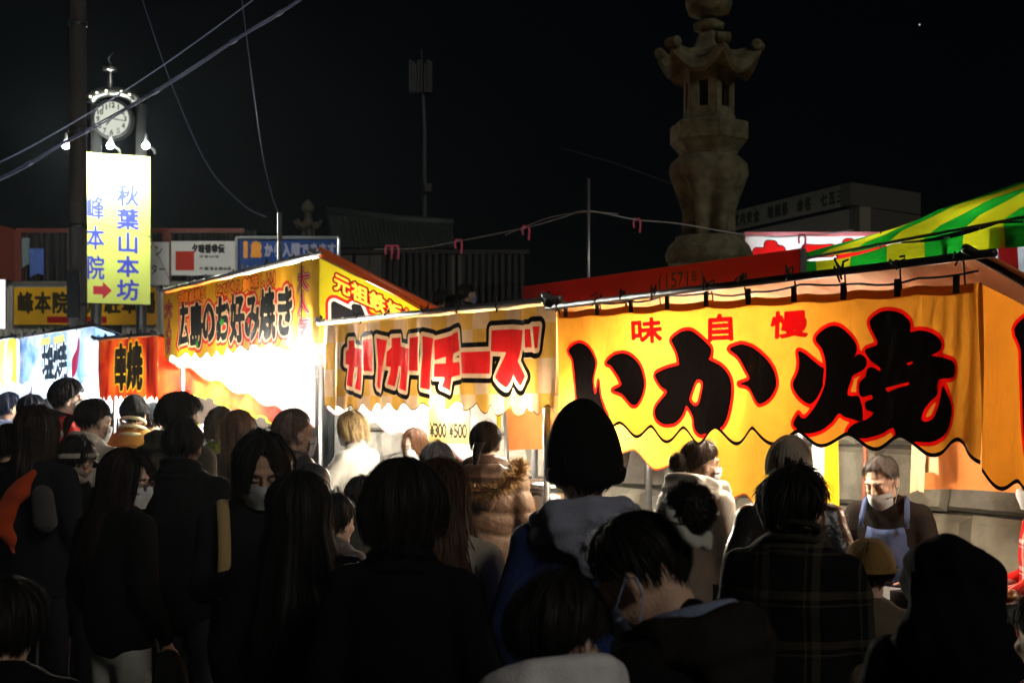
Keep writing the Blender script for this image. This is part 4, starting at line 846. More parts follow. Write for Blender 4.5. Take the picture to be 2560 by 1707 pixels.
# tube lamp and picture banner seen under it at the right edge
p = D(2278, 575, 10.6); q = D(2318, 565, 10.6); root = empty('tube_lamp', p, 'short white fluorescent tube under the striped awning', 'lamp')
MB().tube([p, q], .018, 10).build('tube', emit('tube_glow', (.85, .93, 1), 12.0), root, True); MB().obox((p+q)/2+Vector((0,.03,.02)), (q-p).normalized(), (0,1,0), (0,0,1), (q-p).length/2, .02, .01).build('housing', M_pole, root)
zz = [poly_segs([(.02, 2.62), (.16, 2.62), (.13, 3.2), (.0, 3.2)]), poly_segs([(.5, 2.5), (.75, 2.5), (.7, 3.2), (.55, 3.2)])]; zg = [poly_segs([(-.05, 2.75), (.06, 2.95), (-.03, 3.1)]), poly_segs([(-.05, 2.55), (.08, 2.72), (0, 2.78)])]
pb_ = D(2290, 600, 10.2)
o = cloth('picture_banner', None, (pb_.x, pb_.y, 0), ax, -an, -.06, 1.0, lambda x: 3.0+.0*x, lambda x: 2.35, .02, folder(.01, .3, 8), printed('picture_banner', (.62, .68, .74), [('a', 0, rgb('#8a1a1a')), ('b', 0, rgb('#3aa04a'))], trans=.5), {'a': zz, 'b': zg}); tag(o, 'white, red and green banner at the right edge under the awning', 'banner')
# red and white banner further back, lit from behind
WB = D(1712, 543, 15.5); o_ = empty('banner_stall', (D(1800, 0, 15.5).x, 16.2, ZT), 'far stall with white banner and red letters behind the awning', 'food stall', 'food stalls along the street')
wt = text_segs('たこ焼', .10, 1.5, WB.z-.50, WB.z-.07, fill=1.1)
cloth('front_banner', o_, (WB.x, 15.5, 0), (1,0,0), (0,-1,0), 0, 1.7, lambda x: WB.z, lambda x: WB.z-.65, .02, folder(.01, .4, 6), printed('white_red_banner', (.85, .82, .78), [('t', .055, (.03, .01, .01)), ('t', .045, rgb('#d01a1a'))], trans=.55, dirt=.05), {'t': wt})
for x in (0, 1.7):
    for y in (15.6, 17.2): MB().tube([(WB.x+x, y, ZT-.02), (WB.x+x, y, WB.z+.03)], .02, 8).build('post', M_steel, o_, True)
sheet('roof', o_, lambda a, b: (WB.x+1.7*a, 15.5+1.8*b, WB.z+.05-.3*b), 8, 6, M_white)
for k, x in enumerate((.5, 1.2)):
    root = empty('hanging_bulb', (WB.x+x, 16.0, WB.z-.2), ('left bulb behind the red and white banner', 'right bulb behind the red and white banner')[k], 'lamp', 'bare bulbs inside the stalls')
    MB().sphere((WB.x+x, 16.0, WB.z-.2), .045, 12, 8).build('bulb', M_day, root, True); MB().tube([(WB.x+x, 16, WB.z-.16), (WB.x+x, 16, WB.z)], .006, 6).build('cord', M_cord, root)
# a star
s_ = P(2112*K, 57*K, 900); tag(MB().sphere(s_, .26, 8, 6).build('star', emit('star_glow', (.9, .93, 1), 2.5)), 'single tiny bright star in the black sky', 'star')
# ================================================================= people
def fr(ax):
    ax = ax/np.linalg.norm(ax); t = np.array([0, 0, 1.]) if abs(ax[2]) < .9 else np.array([0, 1., 0]); u = np.cross(ax, t); u /= np.linalg.norm(u); return ax, u, np.cross(ax, u)
class Blob:
    """overlapping tapered forms that are grown together into one continuous skin"""
    def __init__(s): s.v = []; s.f = []; s.b = 0
    def _add(s, V, nr, n):
        F_ = []
        for i in range(nr-1):
            for k in range(n): F_.append((s.b+i*n+k, s.b+i*n+(k+1) % n, s.b+(i+1)*n+(k+1) % n, s.b+(i+1)*n+k))
        F_.append(tuple(s.b+k for k in range(n-1, -1, -1))); F_.append(tuple(s.b+(nr-1)*n+k for k in range(n)))
        s.v.append(V); s.f += F_; s.b += len(V)
    def cone(s, p0, p1, r0, r1, n=14, flat=None, T=None):
        p0 = np.array(p0, float); p1 = np.array(p1, float); ax, u, w = fr(p1-p0+1e-9); V = []
        rg = [(p0-ax*r0*math.cos(a), r0*math.sin(a)) for a in (.15, .6, 1.1, 1.57)]+[(p1+ax*r1*math.cos(a), r1*math.sin(a)) for a in (1.57, 1.1, .6, .15)]
        for c, r in rg:
            a = np.arange(n)*2*math.pi/n; o = (np.cos(a)[:, None]*u+np.sin(a)[:, None]*w)*r
            if flat is not None:
                fa = np.array(flat[0], float); fa /= np.linalg.norm(fa); o = o+(o@fa)[:, None]*fa*(flat[1]-1)
            V.append(c+o)
        V = np.vstack(V)
        if T is not None: V = V@np.array(T.to_3x3()).T+np.array(T.translation)
        s._add(V, 8, n); return s
    def ell(s, c, r, n=14, m=10, T=None, rot=None):
        r = np.array(r if isinstance(r, (tuple, list)) else (r, r, r), float); V = []
        for i in range(m):
            th = .12+(math.pi-.24)*i/(m-1); a = np.arange(n)*2*math.pi/n
            V.append(np.stack([r[0]*math.sin(th)*np.cos(a), r[1]*math.sin(th)*np.sin(a), np.full(n, r[2]*math.cos(th))], 1))
        V = np.vstack(V)
        if rot is not None: V = V@np.array(rot.to_3x3()).T
        V = V+np.array(c, float)
        if T is not None: V = V@np.array(T.to_3x3()).T+np.array(T.translation)
        s._add(V, m, n); return s
    def make(s, name, mat, parent, voxel, smooth=4, post=None, key=None):
        if key is not None and key in DONE_KEYS:
            o = bpy.data.objects.new(name, bpy.data.meshes.new(name)); COL.objects.link(o); o.parent = parent; SHARED.append((o, key, mat)); return o
        me = np_mesh(name, np.vstack(s.v), s.f); o = link_mesh(name, me, mat, parent)
        r_ = o.modifiers.new('r', 'REMESH'); r_.mode = 'VOXEL'; r_.voxel_size = voxel; r_.use_smooth_shade = True
        sm = o.modifiers.new('s', 'SMOOTH'); sm.factor = .5; sm.iterations = smooth
        PENDING.append((o, post, key)); 
        if key is not None: DONE_KEYS.add(key)
        return o
PENDING = []; SHARED = []; DONE_KEYS = set(); KEYMESH = {}
def finish_blobs():
    dg = bpy.context.evaluated_depsgraph_get(); new = []
    for o, post, key in PENDING:
        me = bpy.data.meshes.new_from_object(o.evaluated_get(dg)); new.append((o, me, post, key))
    for o, me, post, key in new:
        o.modifiers.clear(); old = o.data; mats = list(old.materials); o.data = me; me.materials.clear()
        for m in mats: me.materials.append(m)
        bpy.data.meshes.remove(old)
        if post is not None:
            nv = len(me.vertices); co = np.empty(nv*3); me.vertices.foreach_get('co', co); co = co.reshape(-1, 3)
            no = np.empty(nv*3); me.vertices.foreach_get('normal', no); no = no.reshape(-1, 3)
            me.vertices.foreach_set('co', post(co, no).ravel()); me.update()
        me.polygons.foreach_set('use_smooth', np.ones(len(me.polygons), bool))
        if key is not None: KEYMESH[key] = me
    for o, key, mat in SHARED:
        me = KEYMESH[key]; old = o.data; o.data = me if (me.materials and me.materials[0] == mat) else me.copy()
        if o.data is not me: o.data.materials.clear(); o.data.materials.append(mat)
        bpy.data.meshes.remove(old)

def wrinkles(amp=.006, seed=0, puff=0.0, pitch=.13, rough=0.0):
    r = np.random.default_rng(seed); kv = r.normal(size=(10, 3))*np.array([9, 9, 14]); ph = r.random(10)*6.28
    kf = r.normal(size=(8, 3))*38; pf = r.random(8)*6.28
    def f(co, no):
        w = np.zeros(len(co))
        for i in range(10):
            a = co@kv[i]+ph[i]+1.3*np.sin(co@kv[(i+3) % 10]*.6); w += (1-2*np.abs(np.sin(a*.5)))*.5
        dd = amp*w/2.6
        if puff:
            t = np.mod(co[:, 2]+.012*np.sin(7*co[:, 0])+.006*np.sin(23*co[:, 0]+9*co[:, 1]), pitch)/pitch
            dd = dd*.55+puff*(np.sqrt(np.clip(np.sin(math.pi*t), 0, 1))-.7)
        if rough:
            for i in range(8): dd += rough*np.sin(co@kf[i]+pf[i])/8
        return co+no*dd[:, None]
    return f

SKIN = {'skin': (.62, .40, .29), 'pale': (.72, .50, .40), 'tan': (.50, .31, .21)}
def skin_mat(k):
    if 'skin_'+k in MC: return MC['skin_'+k]
    m = plain('skin_'+k, SKIN[k], .6, noise=.16, nscale=28, bump=.25, bscale=120, spec=.3); b = m.node_tree.nodes['Principled BSDF']
    b.inputs['Subsurface Weight'].default_value = .12; b.inputs['Subsurface Radius'].default_value = (.012, .005, .003); return m
def hair_mat(col, rough=.55):
    key = 'hair_%02x%02x%02x' % tuple(int(min(1, c)**.45*255) for c in col)
    return plain(key, col, rough, noise=.5, nscale=60, bump=.0, spec=.16)

POSES = {'down': ((.255, -.05, 1.09), (.235, .07, .87)), 'pocket': ((.265, -.05, 1.10), (.19, .12, .93)), 'phone': ((.225, .05, 1.10), (.085, .27, 1.16)),
         'cook': ((.275, .06, 1.08), (.16, .32, .98)), 'reach': ((.27, .10, 1.10), (.24, .36, 1.12))}
NJ = Vector((0, -.012, 1.428))
def head_T(yaw, pitch, roll=0, hs=1.0):
    return Matrix.Translation(NJ) @ Matrix.Rotation(-R(yaw), 4, 'Z') @ Matrix.Rotation(-R(pitch), 4, 'X') @ Matrix.Rotation(R(roll), 4, 'Y') @ Matrix.Translation((0, .02, .13*hs)) @ Matrix.Scale(hs, 4)

def build_body(root_name, pose, T, skin, voxel, key, arms=None, no_ears=False):
    b = Blob(); S_ = lambda p: tuple(T @ Vector(p))
    # head, facing +Y
    b.ell((0, -.014, .028), (.076, .094, .088), T=T, n=22, m=14); b.ell((0, .012, -.035), (.060, .072, .068), T=T, n=18)
    b.ell((0, .062, -.090), (.026, .022, .018), T=T); b.cone((0, .084, .020), (0, .104, -.022), .008, .012, T=T, n=10)
    b.ell((0, .094, -.028), (.017, .012, .009), T=T); b.ell((0, .070, .030), (.056, .020, .013), T=T)
    for sx in (-1, 1):
        b.ell((sx*.036, .056, -.026), (.026, .026, .022), T=T); b.ell((sx*.031, .076, .006), (.0145, .011, .0095), T=T)
        b.ell((sx*.079, -.014, -.008), (.010, .020, .031), T=T, rot=Matrix.Rotation(sx*R(18), 4, 'Z')); b.ell((sx*.0775, -.006, -.030), (.008, .012, .012), T=T)
    b.ell((0, .083, -.054), (.023, .010, .006), T=T); b.ell((0, .081, -.064), (.020, .011, .007), T=T)
    hs = T.to_scale().x
    b.cone((0, -.035, 1.36), S_((0, -.022, -.06)), .060, .052*hs, n=16)
    # trunk and limbs (under the clothes)
    b.cone((0, -.01, 1.28), (0, 0, 1.02), .135, .115, flat=((0, 1, 0), .66)); b.cone((0, 0, 1.02), (0, 0, .92), .115, .140, flat=((0, 1, 0), .68)); b.cone((-.13, -.015, 1.37), (.13, -.015, 1.37), .055, .055)
    arms = arms or {s: POSES[pose] for s in (-1, 1)}
    for sx in (-1, 1):
        e, w = [np.array((sx*p[0], p[1], p[2])) if pose in POSES and arms[sx] is POSES[pose] else np.array(p) for p in arms[sx]]
        sh = np.array((sx*.165, -.015, 1.365)); b.cone(sh, e, .045, .036); b.cone(e, w, .036, .026, n=12)
        dr = (w-e)/np.linalg.norm(w-e); lat = np.cross(dr, np.array((sx*1., 0, .2))); lat /= np.linalg.norm(lat); up = np.cross(lat, dr)
        pc = w+dr*.045; b.cone(w+dr*.01, w+dr*.075, .024, .030, flat=(up, .5))
        for k, (ln, of) in enumerate(((.068, .030), (.078, .010), (.072, -.010), (.056, -.029))):
            p0 = w+dr*.085+lat*of; p1 = p0+dr*ln*.5-up*.008; p2 = p1+dr*ln*.42-up*.024; b.cone(p0, p1, .0092, .0085, n=8); b.cone(p1, p2, .0085, .0075, n=8)
        t0 = w+dr*.035+lat*.030; t1 = t0+dr*.035+lat*.028-up*.01; b.cone(t0, t1, .011, .0095, n=8); b.cone(t1, t1+dr*.03+lat*.004-up*.008, .0095, .008, n=8)
        b.cone((sx*.085, 0, .90), (sx*.095, .01, .50), .075, .05); b.cone((sx*.095, .01, .50), (sx*.10, -.02, .10), .05, .035); b.cone((sx*.10, -.02, .07), (sx*.11, .10, .04), .034, .028)
    return b.make(root_name, skin, None, voxel, 3, None, key)

def jacket(parent, T, pose, mat, arms=None, bulk=1.0, hem=.80, wr=(.007, 0), puff=0.0, voxel=.014, name='jacket', seed=0, rough=0.0, sleeves=True, flare=1.0, neckr=.068):
    b = Blob(); k = bulk
    b.cone((0, -.015, 1.29), (0, -.005, 1.06), .190*k, .178*k, n=22, flat=((0, 1, 0), .68)); b.cone((0, -.005, 1.06), (0, 0, hem+.06), .178*k, .195*k*flare, n=22, flat=((0, 1, 0), .70))
    b.cone((-.135, -.02, 1.355), (.135, -.02, 1.355), .074*k, .074*k, n=16); b.cone((0, -.03, 1.33), (0, -.03, 1.45), .105, neckr, n=18)
    for sx in (-1, 1): b.cone((sx*.05, -.035, 1.40), (sx*.15, -.02, 1.365), .062*k, .066*k)
    A = arms or {s: tuple((s*p[0], p[1], p[2]) for p in POSES[pose]) for s in (-1, 1)}
    if sleeves:
        for sx in (-1, 1):
            e, w = A[sx]; w2 = tuple(np.array(e)+(np.array(w)-np.array(e))*.96)
            b.cone((sx*.175, -.02, 1.355), e, .074*k, .060*k, n=16); b.cone(e, w2, .060*k, .046*k, n=16)
    return b.make(name, mat, parent, voxel, 5, wrinkles(wr[0], seed+1, puff, rough=rough))
def trousers(root, mat, key='t'):
    b = Blob(); b.cone((0, 0, .98), (0, 0, .86), .155, .165, flat=((0, 1, 0), .72), n=20)
    for sx in (-1, 1): b.cone((sx*.085, 0, .86), (sx*.095, .012, .50), .095, .078); b.cone((sx*.095, .012, .50), (sx*.10, -.015, .09), .078, .068)
    b.make('trousers', mat, root, .02, 3, wrinkles(.006, 5), 'trousers')
    for sx in (-1, 1):
        q = Blob(); q.cone((sx*.10, -.055, .05), (sx*.108, .10, .042), .046, .040, flat=((0, 0, 1), .9)); q.make('shoe', fabric((.02, .02, .02), .6, 'leather'), root, .012, 3, None, 'shoe%d' % sx)
def ring(parent, mat, name, r=.09, z0=1.40, z1=1.50, th=.018, y=-.03, tilt=.03, open_deg=50, bulge=.01, seed=0, voxel=.009, rough=.0):
    """a stand collar or scarf round the neck"""
    b = Blob(); N_ = 16; a0 = R(90+open_deg/2); a1 = R(450-open_deg/2)
    for i in range(N_):
        a = [a0+(a1-a0)*(i+j)/N_ for j in (0, 1)]
        for zz, rr in ((z0, r+bulge), ((z0+z1)/2, r+bulge*.7), (z1, r)):
            p = [(rr*math.cos(t), y+rr*.95*math.sin(t), zz-tilt*math.sin(t)) for t in a]; b.cone(p[0], p[1], th, th, n=8)
    return b.make(name, mat, parent, voxel, 3, wrinkles(.004, seed, rough=rough))
def hood_down(parent, mat, k=1.0, seed=0, zo=0.0, name='hood', rough=0.0, lop=0.0):
    b = Blob(); pts = [(.09, .085, 1.39), (.115, .03, 1.415), (.125, -.05, 1.445), (.085, -.125, 1.468), (0, -.15, 1.475), (-.085, -.125, 1.468), (-.125, -.05, 1.445), (-.115, .03, 1.415), (-.09, .085, 1.39)]
    pts = [(x, y, z+lop*x-.15*abs(x)*(1 if lop else 0)) for x, y, z in pts]
    for a, c in zip(pts[:-1], pts[1:]):
        b.cone(np.array(a)*(k, k, 1)+(0, 0, zo), np.array(c)*(k, k, 1)+(0, 0, zo), .044, .044); b.cone(np.array(a)*(k*1.06, k*1.1, 1)+(0, -.012, zo-.05), np.array(c)*(k*1.06, k*1.1, 1)+(0, -.012, zo-.05), .040, .040)
    b.ell((0, -.15*k, 1.37+zo), (.115*k, .045, .085)); b.ell((.01, -.165*k, 1.30+zo), (.06*k, .035, .08)); b.cone((-.09*k, -.13*k, 1.43+zo), (.02, -.19*k, 1.33+zo), .022, .03); b.cone((.10*k, -.12*k, 1.43+zo), (-.01, -.195*k, 1.35+zo), .022, .026)
    return b.make(name, mat, parent, .010, 3, wrinkles(.020, seed+3, rough=.010))

# ---- hair: a scalp shell and many fine locks
HC = {}
def hair_mesh(ends, hang, vol=.010, n=1500, w=.0055, lift=.0, curl=0.0, seed=0, flare=.10, jit=.06, back_in=0.0, lump=.006, rag=.05, taper=.0):
    """ends: [(angle from face, polar angle)], hang: [(angle from face, metres)]"""
    r = np.random.default_rng(seed); ea = np.array(ends, float); ha = np.array(hang, float)
    c0 = np.array((0, -.012, .030)); ra = np.array((.080+vol, .100+vol, .090+vol)); lp = r.random(8)*6.28
    nph = 60; ragv = np.convolve(np.tile(r.normal(size=24), 3), [.25, .5, .25], 'same')[24:48]
    def path(phi, s, off):
        ph = np.abs((np.degrees(phi)+180) % 360-180); te = np.radians(np.interp(ph, ea[:, 0], ea[:, 1])); hg = np.interp(ph, ha[:, 0], ha[:, 1])
        rg = 1+rag*np.interp((phi/(2*math.pi)) % 1*24, np.arange(25), np.append(ragv, ragv[0]))
        L1 = te*.10*np.where(hg > 0, 1, rg); Lt = L1+hg*rg; arc = s*Lt; th = np.minimum(arc, L1)/.10; ex = np.maximum(arc-L1, 0)
        st = np.sin(th); ct = np.cos(th)
        lm = lump*(np.sin(2*phi+lp[0])*np.sin(2.2*th+lp[1])+.6*np.sin(5*phi+lp[2])*np.sin(3*th+lp[3])+.5*np.sin(11*phi+lp[4]+2*th)*st)
        q = 1+(off+lm)/.1-taper*np.clip(th-1.7, 0, 1)
        p = np.stack([ra[0]*q*st*np.sin(phi), ra[1]*q*st*np.cos(phi), ra[2]*q*ct], -1)+c0
        fl = 1+flare*np.clip(ex-.04, 0, 1)/.3-back_in*ex+(.07*np.sin(ex*24+3*phi+lp[5])+.04*np.sin(ex*41+7*phi+lp[6]))*np.clip(ex*6, 0, 1)
        bk = np.cos(phi) < .3
        p[..., 0] = p[..., 0]*fl; p[..., 1] = (p[..., 1]-c0[1])*(1+(fl-1)*.5)+c0[1]-.16*np.clip(ex-.08, 0, .2)*bk; p[..., 2] -= ex
        return p
    V = []; Fq = []; ns = 20
    PH, SS = np.meshgrid(np.linspace(0, 2*math.pi, nph, endpoint=False), np.linspace(0, .96, ns), indexing='ij')
    cap = path(PH, SS, -.006+.0025*np.sin(PH*29)).reshape(-1, 3); V.append(cap)
    ii = np.arange(nph*ns).reshape(nph, ns); jj = np.roll(ii, -1, 0)
    Fq += [tuple(x) for x in np.stack([ii[:, :-1], jj[:, :-1], jj[:, 1:], ii[:, 1:]], -1).reshape(-1, 4)]
    base = len(cap); m = 9
    cl = r.random(int(n/9)+1)*2*math.pi                                        # locks: strands gather in clumps
    ci = r.integers(0, len(cl), n); phi0 = cl[ci]+r.normal(size=n)*.035; so = r.random(len(cl))**1.4*.6
    s0 = np.clip(so[ci]+r.normal(size=n)*.08, 0, .75); s1 = np.minimum(1.02+r.normal(size=n)*.04, s0+.40+r.random(n)*.5)
    co_ = r.random(len(cl))*.010; off = co_[ci]+r.random(n)*.003-.002; ww = w*(.5+.9*r.random(n)); jc = r.normal(size=len(cl))*jit; jp = jc[ci]+r.normal(size=n)*jit*.3; cp = r.random(len(cl))[ci]*6.28
    fly = r.random(n) < .11; off = off+fly*r.random(n)**2*.022; jp = jp+fly*r.normal(size=n)*.22; ww = np.where(fly, ww*.35, ww)
    t = np.linspace(0, 1, m)[None, :]; s = s0[:, None]+(s1-s0)[:, None]*t
    phi = phi0[:, None]+jp[:, None]*t+curl*np.sin(t*9+cp[:, None])*.12; of = off[:, None]+lift*t**2*r.random(n)[:, None]+curl*.006*np.sin(t*13+cp[:, None])-.004*(t > .9)
    Pm = path(phi, s, of); Pl = path(phi-.02, s, of); tg = Pm-Pl; tg /= np.linalg.norm(tg, axis=-1, keepdims=True)+1e-9
    tw = (r.random(n)-.5)*1.2; nr = Pm-c0; nr /= np.linalg.norm(nr, axis=-1, keepdims=True)+1e-9; tg = tg*np.cos(tw)[:, None, None]+nr*np.sin(tw)[:, None, None]
    wd = ww[:, None]*np.array([.5, .9, 1, 1, 1, .9, .75, .5, .1])[None, :]
    A = Pm-tg*wd[..., None]*.5; B = Pm+tg*wd[..., None]*.5
    allv = np.stack([A, B], 2).reshape(-1, 3); V.append(allv); k = np.arange(n)[:, None]*(m*2)+np.arange(m-1)[None, :]*2+base
    Fq += [tuple(x) for x in np.stack([k, k+1, k+3, k+2], -1).reshape(-1, 4)]
    return np_mesh('hair', np.vstack(V), Fq, True)
SH_E = [(0, 46), (38, 50), (58, 84), (82, 94), (105, 122), (140, 142), (180, 146)]; NOH = [(0, 0), (180, 0)]
BG_E = [(0, 74), (45, 78), (60, 94), (82, 100), (105, 122), (140, 140), (180, 144)]
LG_E = [(0, 50), (30, 54), (48, 90), (70, 100), (110, 104), (180, 106)]
def hair_for(style, seed=0):
    a = dict(seed=seed*13+1)
    if style == 'short': return hair_mesh(SH_E, NOH, .010, taper=.12, **a)
    if style == 'short2': return hair_mesh(BG_E, NOH, .016, lift=.014, jit=.16, taper=.1, **a)
    if style == 'crop': return hair_mesh(SH_E, NOH, .002, 1800, .004, lump=.002, taper=.05, **a)
    if style == 'spiky': return hair_mesh(SH_E, NOH, .014, 2200, .005, lift=.034, jit=.3, lump=.008, taper=.15, **a)
    if style == 'boy': return hair_mesh(BG_E, NOH, .017, 1900, jit=.10, lump=.006, taper=.08, **a)
    if style == 'bob': return hair_mesh(LG_E, [(0, 0), (42, 0), (60, .08), (180, .09)], .014, 1700, .006, flare=.05, back_in=.6, **a)
    if style == 'bobcurl': return hair_mesh(LG_E, [(0, 0), (42, 0), (60, .06), (180, .07)], .018, 1800, .006, curl=1.0, lift=.02, back_in=.5, **a)
    if style == 'mid': return hair_mesh(LG_E, [(0, 0), (38, 0), (58, .16), (180, .18)], .014, 1800, .006, flare=.14, **a)
    if style == 'long': return hair_mesh(LG_E, [(0, 0), (38, 0), (58, .32), (180, .38)], .014, 2200, .006, flare=.35, rag=.16, jit=.12, **a)
    if style == 'longbig': return hair_mesh(LG_E, [(0, 0), (38, 0), (58, .36), (180, .42)], .020, 2400, .006, flare=.75, rag=.17, jit=.13, **a)
    if style == 'round': return hair_mesh(LG_E, [(0, 0), (38, 0), (58, .05), (180, .06)], .038, 2400, .006, flare=.0, back_in=1.6, jit=.14, lump=.007, **a)
    if style == 'curtain': return hair_mesh([(0, 40), (14, 52), (26, 88), (60, 100), (110, 106), (180, 108)], [(0, 0), (18, 0), (34, .075), (60, .09), (180, .06)], .016, 1800, .006, flare=.02, **a)
    if style == 'tied': return hair_mesh(SH_E, NOH, .006, 1600, .004, jit=.2, lump=.003, taper=.1, **a)
def bun_mesh(c, rad, n=420, w=.004, seed=0, frizz=.15, sq=(1, 1, 1)):
    r = np.random.default_rng(seed); V = []; Fq = []; b = 0; m = 12
    for k in range(n):
        ax, u, v = fr(r.normal(size=3)); a0 = r.random()*6.28; t = np.linspace(0, 1.6+r.random()*2.2, m); rr = rad*(.72+.3*r.random())*(1+frizz*r.normal()*t/3); wv = rad*.10*np.sin(t*6+a0)
        p = (np.cos(a0+t)[:, None]*u+np.sin(a0+t)[:, None]*v)*(rr+wv)[:, None]+ax*rad*.25*r.normal(); p = p*np.array(sq)+np.array(c)
        sd = np.cross(np.gradient(p, axis=0), p-np.array(c)); sd /= np.linalg.norm(sd, axis=1, keepdims=True)+1e-9; sd = sd*w*.5*np.linspace(1, .3, m)[:, None]
        V.append(np.stack([p-sd, p+sd], 1).reshape(-1, 3)); Fq += [(b+2*i, b+2*i+1, b+2*i+3, b+2*i+2) for i in range(m-1)]; b += 2*m
    q = MB().sphere(c, tuple(rad*.8*x for x in sq), 14, 10); V.append(np.array([tuple(x) for x in q.v])); Fq += [tuple(b+i for i in f) for f in q.f]
    return np_mesh('bun', np.vstack(V), Fq, True)
def tail_mesh(key, pts, r0, n=220, w=.006, seed=0, curl=0.0, rend=.4):
    if key in HC: return HC[key]
    r = np.random.default_rng(seed); p = np.array(pts, float); m = 10; tt = np.linspace(0, 1, m); idx = np.linspace(0, len(p)-1, m)
    c = np.stack([np.interp(idx, np.arange(len(p)), p[:, i]) for i in range(3)], 1)
    rad = r0*(np.sin(np.clip(tt*1.15+.12, 0, 1)*math.pi)**.6*(1-tt*(1-rend))+.1); V = []; Fq = []; b = 0
    for k in range(n):
        a = r.random()*6.28; q = math.sqrt(r.random()); aa = a+curl*np.sin(tt*8+r.random()*6)
        pos = c+np.stack([np.cos(aa)*rad*q, np.sin(aa)*rad*q*.8, curl*.01*np.sin(tt*17+a)], 1); e = min(m, 6+int(r.random()*5)); pos = pos[:e]
        sd = np.array((math.cos(a+1.57), math.sin(a+1.57), 0))*w*.5; wd = np.linspace(1, .25, e)[:, None]
        V.append(np.stack([pos-sd*wd, pos+sd*wd], 1).reshape(-1, 3)); Fq += [(b+2*i, b+2*i+1, b+2*i+3, b+2*i+2) for i in range(e-1)]; b += 2*e
    me = np_mesh('tail', np.vstack(V), Fq, True); HC[key] = me; return me
def in_head(name, me, mat, root, T):
    o = bpy.data.objects.new(name, me if (not me.materials or me.materials[0] == mat) else me.copy()); COL.objects.link(o)
    if not o.data.materials: o.data.materials.append(mat)
    elif o.data.materials[0] != mat: o.data.materials.clear(); o.data.materials.append(mat)
    o.parent = root; o.matrix_local = T; return o
def surf(fn, nu, nv, closed=True):
    V = [fn(i/nu, j/nv) for i in range(nu if closed else nu+1) for j in range(nv+1)]; f = []; m = nu if closed else nu+1
    for i in range(nu):
        k = (i+1) % m
        for j in range(nv): f.append((i*(nv+1)+j, k*(nv+1)+j, k*(nv+1)+j+1, i*(nv+1)+j+1))
    return np_mesh('surf', V, f, True)
def beanie(root, T, mat, h=.115, slouch=0.0, vol=.0, cuff=.055, seed=0, ribs=46, low=100, name='knit_hat', pw=.85):
    r = random.Random(seed); p1, p2 = r.random()*6, r.random()*6
    def f(u, v):
        a = 2*math.pi*u; rib = .0028*math.sin(ribs*a)
        lump = .006*math.sin(3*a+p1)*math.sin(3*v+p2)+slouch*.05*math.sin(2*a+p1)*math.sin(v*5+p2)*v
        th = R(low)*min(1, v/.8); e = .006 if v > .8 else 0
        if v > .8: th = R(low)-(v-.8)/.2*cuff/.11; e = .007
        if v > .97: e = .001
        rr = (1-math.cos(th))**.0
        x = (.094+vol+e+rib+lump)*math.sin(th)**pw*(1-(pw-.85)*.2*math.cos(th)); y = (.113+vol+e+rib+lump)*math.sin(th)**pw*(1-(pw-.85)*.2*math.cos(th)); z = .03+(h+vol+lump*1.2+slouch*.03)*math.cos(th) if math.cos(th) > 0 else .03+.11*math.cos(th)
        return (x*math.sin(a), -.012+y*math.cos(a)-slouch*.25*max(0, z-.08), z)
    return in_head(name, surf(f, 96, 30), mat, root, T)
def mask(root, T, mat, drop=0.0, name='face_mask'):
    def f(u, v):
        a = R(-74+148*u); z = -.002-.098*v-drop; bul = .016*math.exp(-(a/.5)**2)*math.exp(-((v-.25)/.35)**2)
        w = 1-.25*max(0, v-.6)*2; y = .020+(.084+bul-.01*max(0, v-.7))*math.cos(a); return (.073*math.sin(a)*w, y-.012*max(0, v-.55), z+.016*(abs(u-.5)*2)**2*(1 if v < .3 else -.3*(v-.3))*-1*(1 if v < .3 else -1)+.0012*math.sin(v*38))
    o = in_head(name, surf(f, 24, 14, False), mat, root, T)
    for sx in (-1, 1):
        mb = MB(); mb.tube([(sx*.070, .042, -.018-drop), (sx*.082, .012, -.004), (sx*.088, -.018, .012), (sx*.087, -.034, -.002), (sx*.084, -.024, -.036), (sx*.070, .036, -.085-drop)], .0016, 6)
        e = mb.build('ear_loop', mat, o, local=True)
    return o
def glasses(root, T):
    mb = MB()
    for sx in (-1, 1):
        mb.tube([(sx*.034+.022*math.cos(a), .103, .002+.019*math.sin(a)) for a in np.linspace(0, 6.283, 17)], .0016, 6); mb.tube([(sx*.056, .101, .008), (sx*.080, .06, .010), (sx*.085, -.02, .008)], .0014, 6)
    mb.tube([(-.012, .103, .006), (.012, .103, .006)], .0016, 6); me = np_mesh('g', mb.v, mb.f)
    o = in_head('glasses', me, plain('glasses_metal', (.5, .5, .52), .25, .9, bump=0), root, T)
    ln = MB()
    for sx in (-1, 1): ln.add([(sx*.034+.021*math.cos(a), .1032, .002+.018*math.sin(a)) for a in np.linspace(0, 6.283, 17)[:-1]], [tuple(range(16))])
    m, N, L, b = nmat('lens'); b.inputs['Transmission Weight'].default_value = 1; b.inputs['Roughness'].default_value = .02; b.inputs['IOR'].default_value = 1.05
    e = ln.build('lenses', m, o, local=True); return o
def brows(root, T, col=(.015, .012, .01)):
    mb = MB()
    for sx in (-1, 1):
        mb.tube([(sx*.016, .0915, .024), (sx*.032, .088, .029), (sx*.050, .076, .025)], [.0028, .0032, .0015], 6); mb.tube([(sx*.019, .0875, .001), (sx*.032, .0885, -.003), (sx*.046, .080, .000)], [.0012, .0018, .001], 6)
    return in_head('eyebrows_and_lashes', np_mesh('b', mb.v, mb.f), plain('brow_hair', col, .8, bump=0), root, T)
